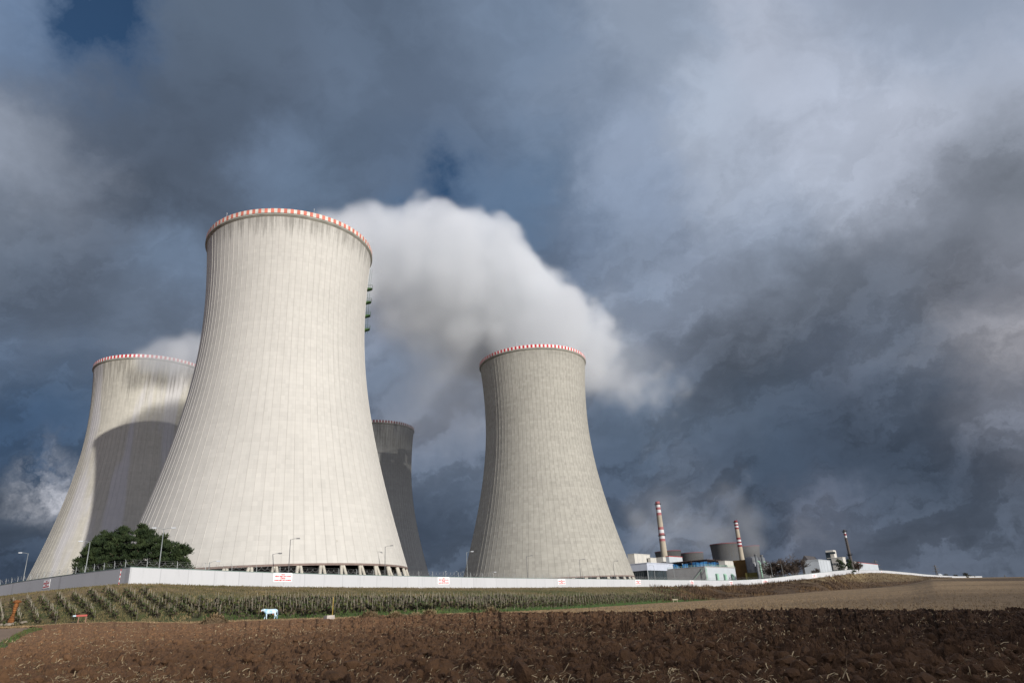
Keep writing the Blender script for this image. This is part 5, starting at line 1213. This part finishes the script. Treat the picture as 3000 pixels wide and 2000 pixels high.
# ------------------------------------------------------------------ steam
def steam(name, blobs, label, dens, noise_scale, amp, vox, seed, soft=.55, group='steam plumes from the cooling towers', color=.97, aniso=0.0, warp_=.30, crisp=None):
    """volume whose density is a chain of soft balls broken up by fractal noise; blobs: (x, y, z, radius, strength)"""
    B_ = np.array(blobs); lo = (B_[:, :3] - B_[:, 3:4] * 1.35).min(0); hi = (B_[:, :3] + B_[:, 3:4] * 1.35).max(0); c = (lo + hi) / 2
    ng = bpy.data.node_groups.new(name, 'GeometryNodeTree'); ng.interface.new_socket('Geometry', in_out='OUTPUT', socket_type='NodeSocketGeometry'); ng.interface.new_socket('Geometry', in_out='INPUT', socket_type='NodeSocketGeometry')
    N = ng.nodes; L = ng.links
    def mth(op, *a, clamp=False):
        n = N.new('ShaderNodeMath'); n.operation = op; n.use_clamp = clamp
        for i, v in enumerate(a):
            if isinstance(v, (int, float)): n.inputs[i].default_value = v
            else: L.new(v, n.inputs[i])
        return n.outputs[0]
    def vm(op, a, b=None, s=None):
        n = N.new('ShaderNodeVectorMath'); n.operation = op
        for i, v in enumerate((a, b)):
            if v is None: continue
            if isinstance(v, (tuple, list, np.ndarray)): n.inputs[i].default_value = tuple(float(q) for q in v)
            else: L.new(v, n.inputs[i])
        if s is not None: n.inputs['Scale'].default_value = s
        return n.outputs['Value'] if op == 'DISTANCE' else n.outputs['Vector']
    pos = N.new('GeometryNodeInputPosition').outputs[0]
    def noise(vec, sc_, det, rough):
        n = N.new('ShaderNodeTexNoise'); L.new(vec, n.inputs['Vector']); n.inputs['Scale'].default_value = sc_; n.inputs['Detail'].default_value = det; n.inputs['Roughness'].default_value = rough; return n
    off = vm('ADD', pos, (seed * 37.1, seed * 11.7, seed * 5.3))
    warp = vm('SCALE', vm('SUBTRACT', noise(off, noise_scale * .8, 2, .5).outputs['Color'], (.5, .5, .5)), s=warp_ / noise_scale)
    pw = vm('ADD', pos, warp)
    f = None
    for (x, y, z, r_, st) in blobs:
        q = mth('MULTIPLY', mth('SUBTRACT', 1.0, mth('DIVIDE', vm('DISTANCE', pw, (x - c[0], y - c[1], z - c[2])), r_)), st)
        f = q if f is None else mth('SMOOTH_MAX', f, q, .12)
    n1 = noise(off, noise_scale, 4, .55).outputs['Fac']
    def cell(vec, sc_):
        n = N.new('ShaderNodeTexVoronoi'); n.feature = 'SMOOTH_F1'; L.new(vec, n.inputs['Vector']); n.inputs['Scale'].default_value = sc_; n.inputs['Smoothness'].default_value = .25; return n.outputs['Distance']
    wob_ = vm('ADD', off, vm('SCALE', vm('SUBTRACT', noise(off, noise_scale * 3.5, 3, .55).outputs['Color'], (.5, .5, .5)), s=.30 / noise_scale))
    nz = mth('ADD', mth('MULTIPLY', mth('SUBTRACT', n1, .5), amp * 1.7), mth('MULTIPLY', mth('SUBTRACT', .46, cell(wob_, noise_scale * 2.2)), amp * .62))
    nz = mth('ADD', nz, mth('MULTIPLY', mth('SUBTRACT', .46, cell(wob_, noise_scale * 5.0)), amp * .34))
    g = mth('ADD', f, nz)
    mr = N.new('ShaderNodeMapRange'); mr.interpolation_type = 'SMOOTHSTEP'; L.new(g, mr.inputs[0]); mr.inputs[1].default_value = .10; mr.inputs[2].default_value = .10 + soft
    if crisp:                                                          # ragged soft below, firm sunlit heads above
        sz = N.new('ShaderNodeSeparateXYZ'); L.new(pos, sz.inputs[0]); m2 = N.new('ShaderNodeMapRange'); L.new(sz.outputs[2], m2.inputs[0])
        for q, v in zip((1, 2, 3, 4), (crisp[0] - c[2], crisp[1] - c[2], .10 + soft, .10 + crisp[2])): m2.inputs[q].default_value = float(v)
        L.new(m2.outputs[0], mr.inputs[2])
    ms = N.new('ShaderNodeMapRange'); ms.interpolation_type = 'SMOOTHSTEP'; L.new(f, ms.inputs[0]); ms.inputs[1].default_value = -.10; ms.inputs[2].default_value = .12
    dn = mth('MULTIPLY', mr.outputs[0], ms.outputs[0])
    vc = N.new('GeometryNodeVolumeCube'); L.new(dn, vc.inputs['Density']); vc.inputs['Min'].default_value = tuple(float(v) for v in (lo - c)); vc.inputs['Max'].default_value = tuple(float(v) for v in (hi - c))
    for k, ax in enumerate('XYZ'): vc.inputs['Resolution ' + ax].default_value = int(max(8, min(260, (hi - lo)[k] / vox)))
    k = bpy.data.materials.new(name + ' vapour'); k.use_nodes = True; t = k.node_tree; t.nodes.clear()
    pv = t.nodes.new('ShaderNodeVolumePrincipled'); pv.inputs['Color'].default_value = (color * .96, color * .98, color, 1); pv.inputs['Density'].default_value = dens; pv.inputs['Anisotropy'].default_value = aniso
    mo = t.nodes.new('ShaderNodeOutputMaterial'); t.links.new(pv.outputs[0], mo.inputs['Volume'])
    sm = N.new('GeometryNodeSetMaterial'); L.new(vc.outputs[0], sm.inputs[0]); sm.inputs['Material'].default_value = k
    go = N.new('NodeGroupOutput'); L.new(sm.outputs[0], go.inputs[0]); N.new('NodeGroupInput')
    me = bpy.data.meshes.new(name); me.materials.append(k); o = link(name, me); o.location = tuple(float(v) for v in c)
    md = o.modifiers.new('vapour', 'NODES'); md.node_group = ng
    tag(o, label, 'steam', group, 'stuff'); return o
def pxb(px, py, d, r, s=1.0): P = at(px, py, d); return (P[0], P[1], P[2], r, s)
STEAM = True
if STEAM:
    steam('steam_plume', [(-80, 227, 118, 23, 1.2), (-100, 234, 126, 15, 2.0), (-95, 241, 127, 19, 1.9), (-87, 249, 129, 22, 1.9), (-75, 258, 131, 25, 1.5), pxb(975, 722, 280, 24, 1.05), pxb(1110, 755, 303, 33, 1.1), pxb(1255, 775, 328, 40, 1.15), pxb(1385, 800, 358, 44, 1.15), pxb(1480, 880, 398, 47, 1.1), pxb(1580, 960, 440, 47, 1.0), pxb(1480, 1010, 450, 42, .85), pxb(1340, 890, 365, 44, .85), pxb(1200, 850, 330, 34, .75), pxb(1690, 1030, 480, 44, .75), pxb(1430, 1020, 430, 44, .6), pxb(1290, 960, 385, 44, .42)],
          'big white steam plume blowing right from the tallest cooling tower', .062, .019, .46, 1.2, 1, .62, color=.94, warp_=.2, crisp=(135, 200, .18))
    steam('steam_plume', [pxb(1160, 900, 360, 42, .7), pxb(1260, 1000, 390, 50, .85), pxb(1380, 1060, 430, 52, .9), pxb(1340, 1190, 450, 48, .6), pxb(1230, 1130, 420, 46, .6), pxb(1480, 1030, 450, 50, .8), pxb(1620, 960, 450, 44, .7), pxb(1720, 1060, 490, 46, .8), pxb(1800, 1060, 505, 46, .65), pxb(1880, 1110, 530, 46, .55), pxb(1770, 900, 480, 40, .4)],
          'thin pale veil of steam hanging between and behind the two big towers', .0240, .014, .36, 2.6, 7, .85, color=.95)
    steam('steam_plume', [(10.6, 364, 125, 21, 1.1), (14, 369, 145, 29, 1.5), (19, 372, 162, 30, 1.4), pxb(1735, 1085, 395, 17, .9), pxb(1785, 1110, 420, 19, .6), pxb(1860, 1120, 440, 24, .42), pxb(1940, 1120, 470, 28, .34)], 'small steam puff spilling over the right rim of the grey tower', .045, .026, .42, 1.6, 2, .45, color=.93)
    steam('steam_plume', [(-201, 366, 122, 17, 1.0), pxb(440, 1062, 372, 10, .9), pxb(500, 1050, 375, 15, 1.0), pxb(570, 1042, 388, 17, 1.0), pxb(660, 1020, 405, 20, 1.0), pxb(760, 990, 425, 24, .9)], 'low steam plume leaving the streaked tower behind the pines', .05, .034, .36, 1.6, 3, .45, color=.93)
    steam('steam_plume', [(-105, 494, 122, 19, .8), pxb(1210, 1255, 500, 15, .8), pxb(1260, 1250, 520, 22, .5), pxb(1330, 1230, 545, 28, .4)], 'thin steam trailing off the dull tower behind the tallest one', .022, .03, .38, 2.2, 4)
    steam('steam_plume', [pxb(1956, 1590, 1680, 40), pxb(1900, 1550, 1700, 65, .8), pxb(1990, 1540, 1690, 70, .8), pxb(2080, 1560, 1650, 70, .8), pxb(2120, 1570, 1560, 45), pxb(2180, 1540, 1600, 60, .9), pxb(2200, 1590, 1700, 45), pxb(1870, 1500, 1750, 60, .6), pxb(2140, 1490, 1700, 80, .6), pxb(1950, 1480, 1720, 80, .6)], 'grey steam bank drifting above the far cooling towers', .0065, .009, .42, 6.0, 5, .8, color=.80)

# ------------------------------------------------------------------ unseen cloud bank added behind the camera, shading right foreground and far ridge
def shade_cloud():
    ua = np.array([math.cos(SUN_AZ), -math.sin(SUN_AZ), 0]); sh = np.array([math.sin(SUN_AZ), math.cos(SUN_AZ), 0]); wv = np.cross(ua, SD); wv = wv if wv[2] > 0 else -wv
    us = np.linspace(-1500, 170, 90); far = np.interp(us, [-1500, -900, -600, -480, -400, -90, -40, 0, 25, 170], [-330, -310, -280, -200, -88, -46, -31, -10, 28, 90]); near = np.interp(us, [-1500, -1300, 120, 170], [-250, 240, 240, 130])
    T = 1400.0; V = []; Q = []; m = 20
    for i, u in enumerate(us):
        e = min(1.0, (i / 6.0) ** .5, ((len(us) - 1 - i) / 6.0) ** .5); c = (far[i] + near[i]) / 2; hw = max(2.0, (near[i] - far[i]) / 2 * math.sin(SUN_EL)) * max(.05, e)
        base = ua * u + sh * c + SD * T
        for k in range(m):
            t = 2 * math.pi * k / m; q = 1 + .22 * (vnoise(np.array([u / 45 + math.cos(t) * 1.3]), np.array([math.sin(t) * 1.3 + 5]), 8)[0] - .5)
            V.append(base + wv * hw * math.cos(t) * q + SD * 75 * math.sin(t) * q * max(.05, e))
    for i in range(len(us) - 1):
        for k in range(m): Q.append((i * m + k, i * m + (k + 1) % m, (i + 1) * m + (k + 1) % m, (i + 1) * m + k))
    for j in range(m // 2 - 1):                                       # close both ends
        Q.append((j + 1, j, m - 1 - j, m - 2 - j)); e_ = (len(us) - 1) * m; Q.append((e_ + j, e_ + j + 1, e_ + m - 2 - j, e_ + m - 1 - j))
    k = bpy.data.materials.new('cloud vapour'); k.use_nodes = True; t = k.node_tree; t.nodes.clear(); pv = t.nodes.new('ShaderNodeVolumePrincipled'); pv.inputs['Density'].default_value = .035; pv.inputs['Color'].default_value = (.95, .95, .95, 1)
    mo = t.nodes.new('ShaderNodeOutputMaterial'); t.links.new(pv.outputs[0], mo.inputs['Volume'])
    o = link('added_shade_clouds', quads_mesh('added_shade_clouds', np.array(V), np.array(Q), k, smooth=True)); tag(o, 'unseen low cloud bank added behind the camera to shade the field', 'cloud', None, 'stuff')
shade_cloud()
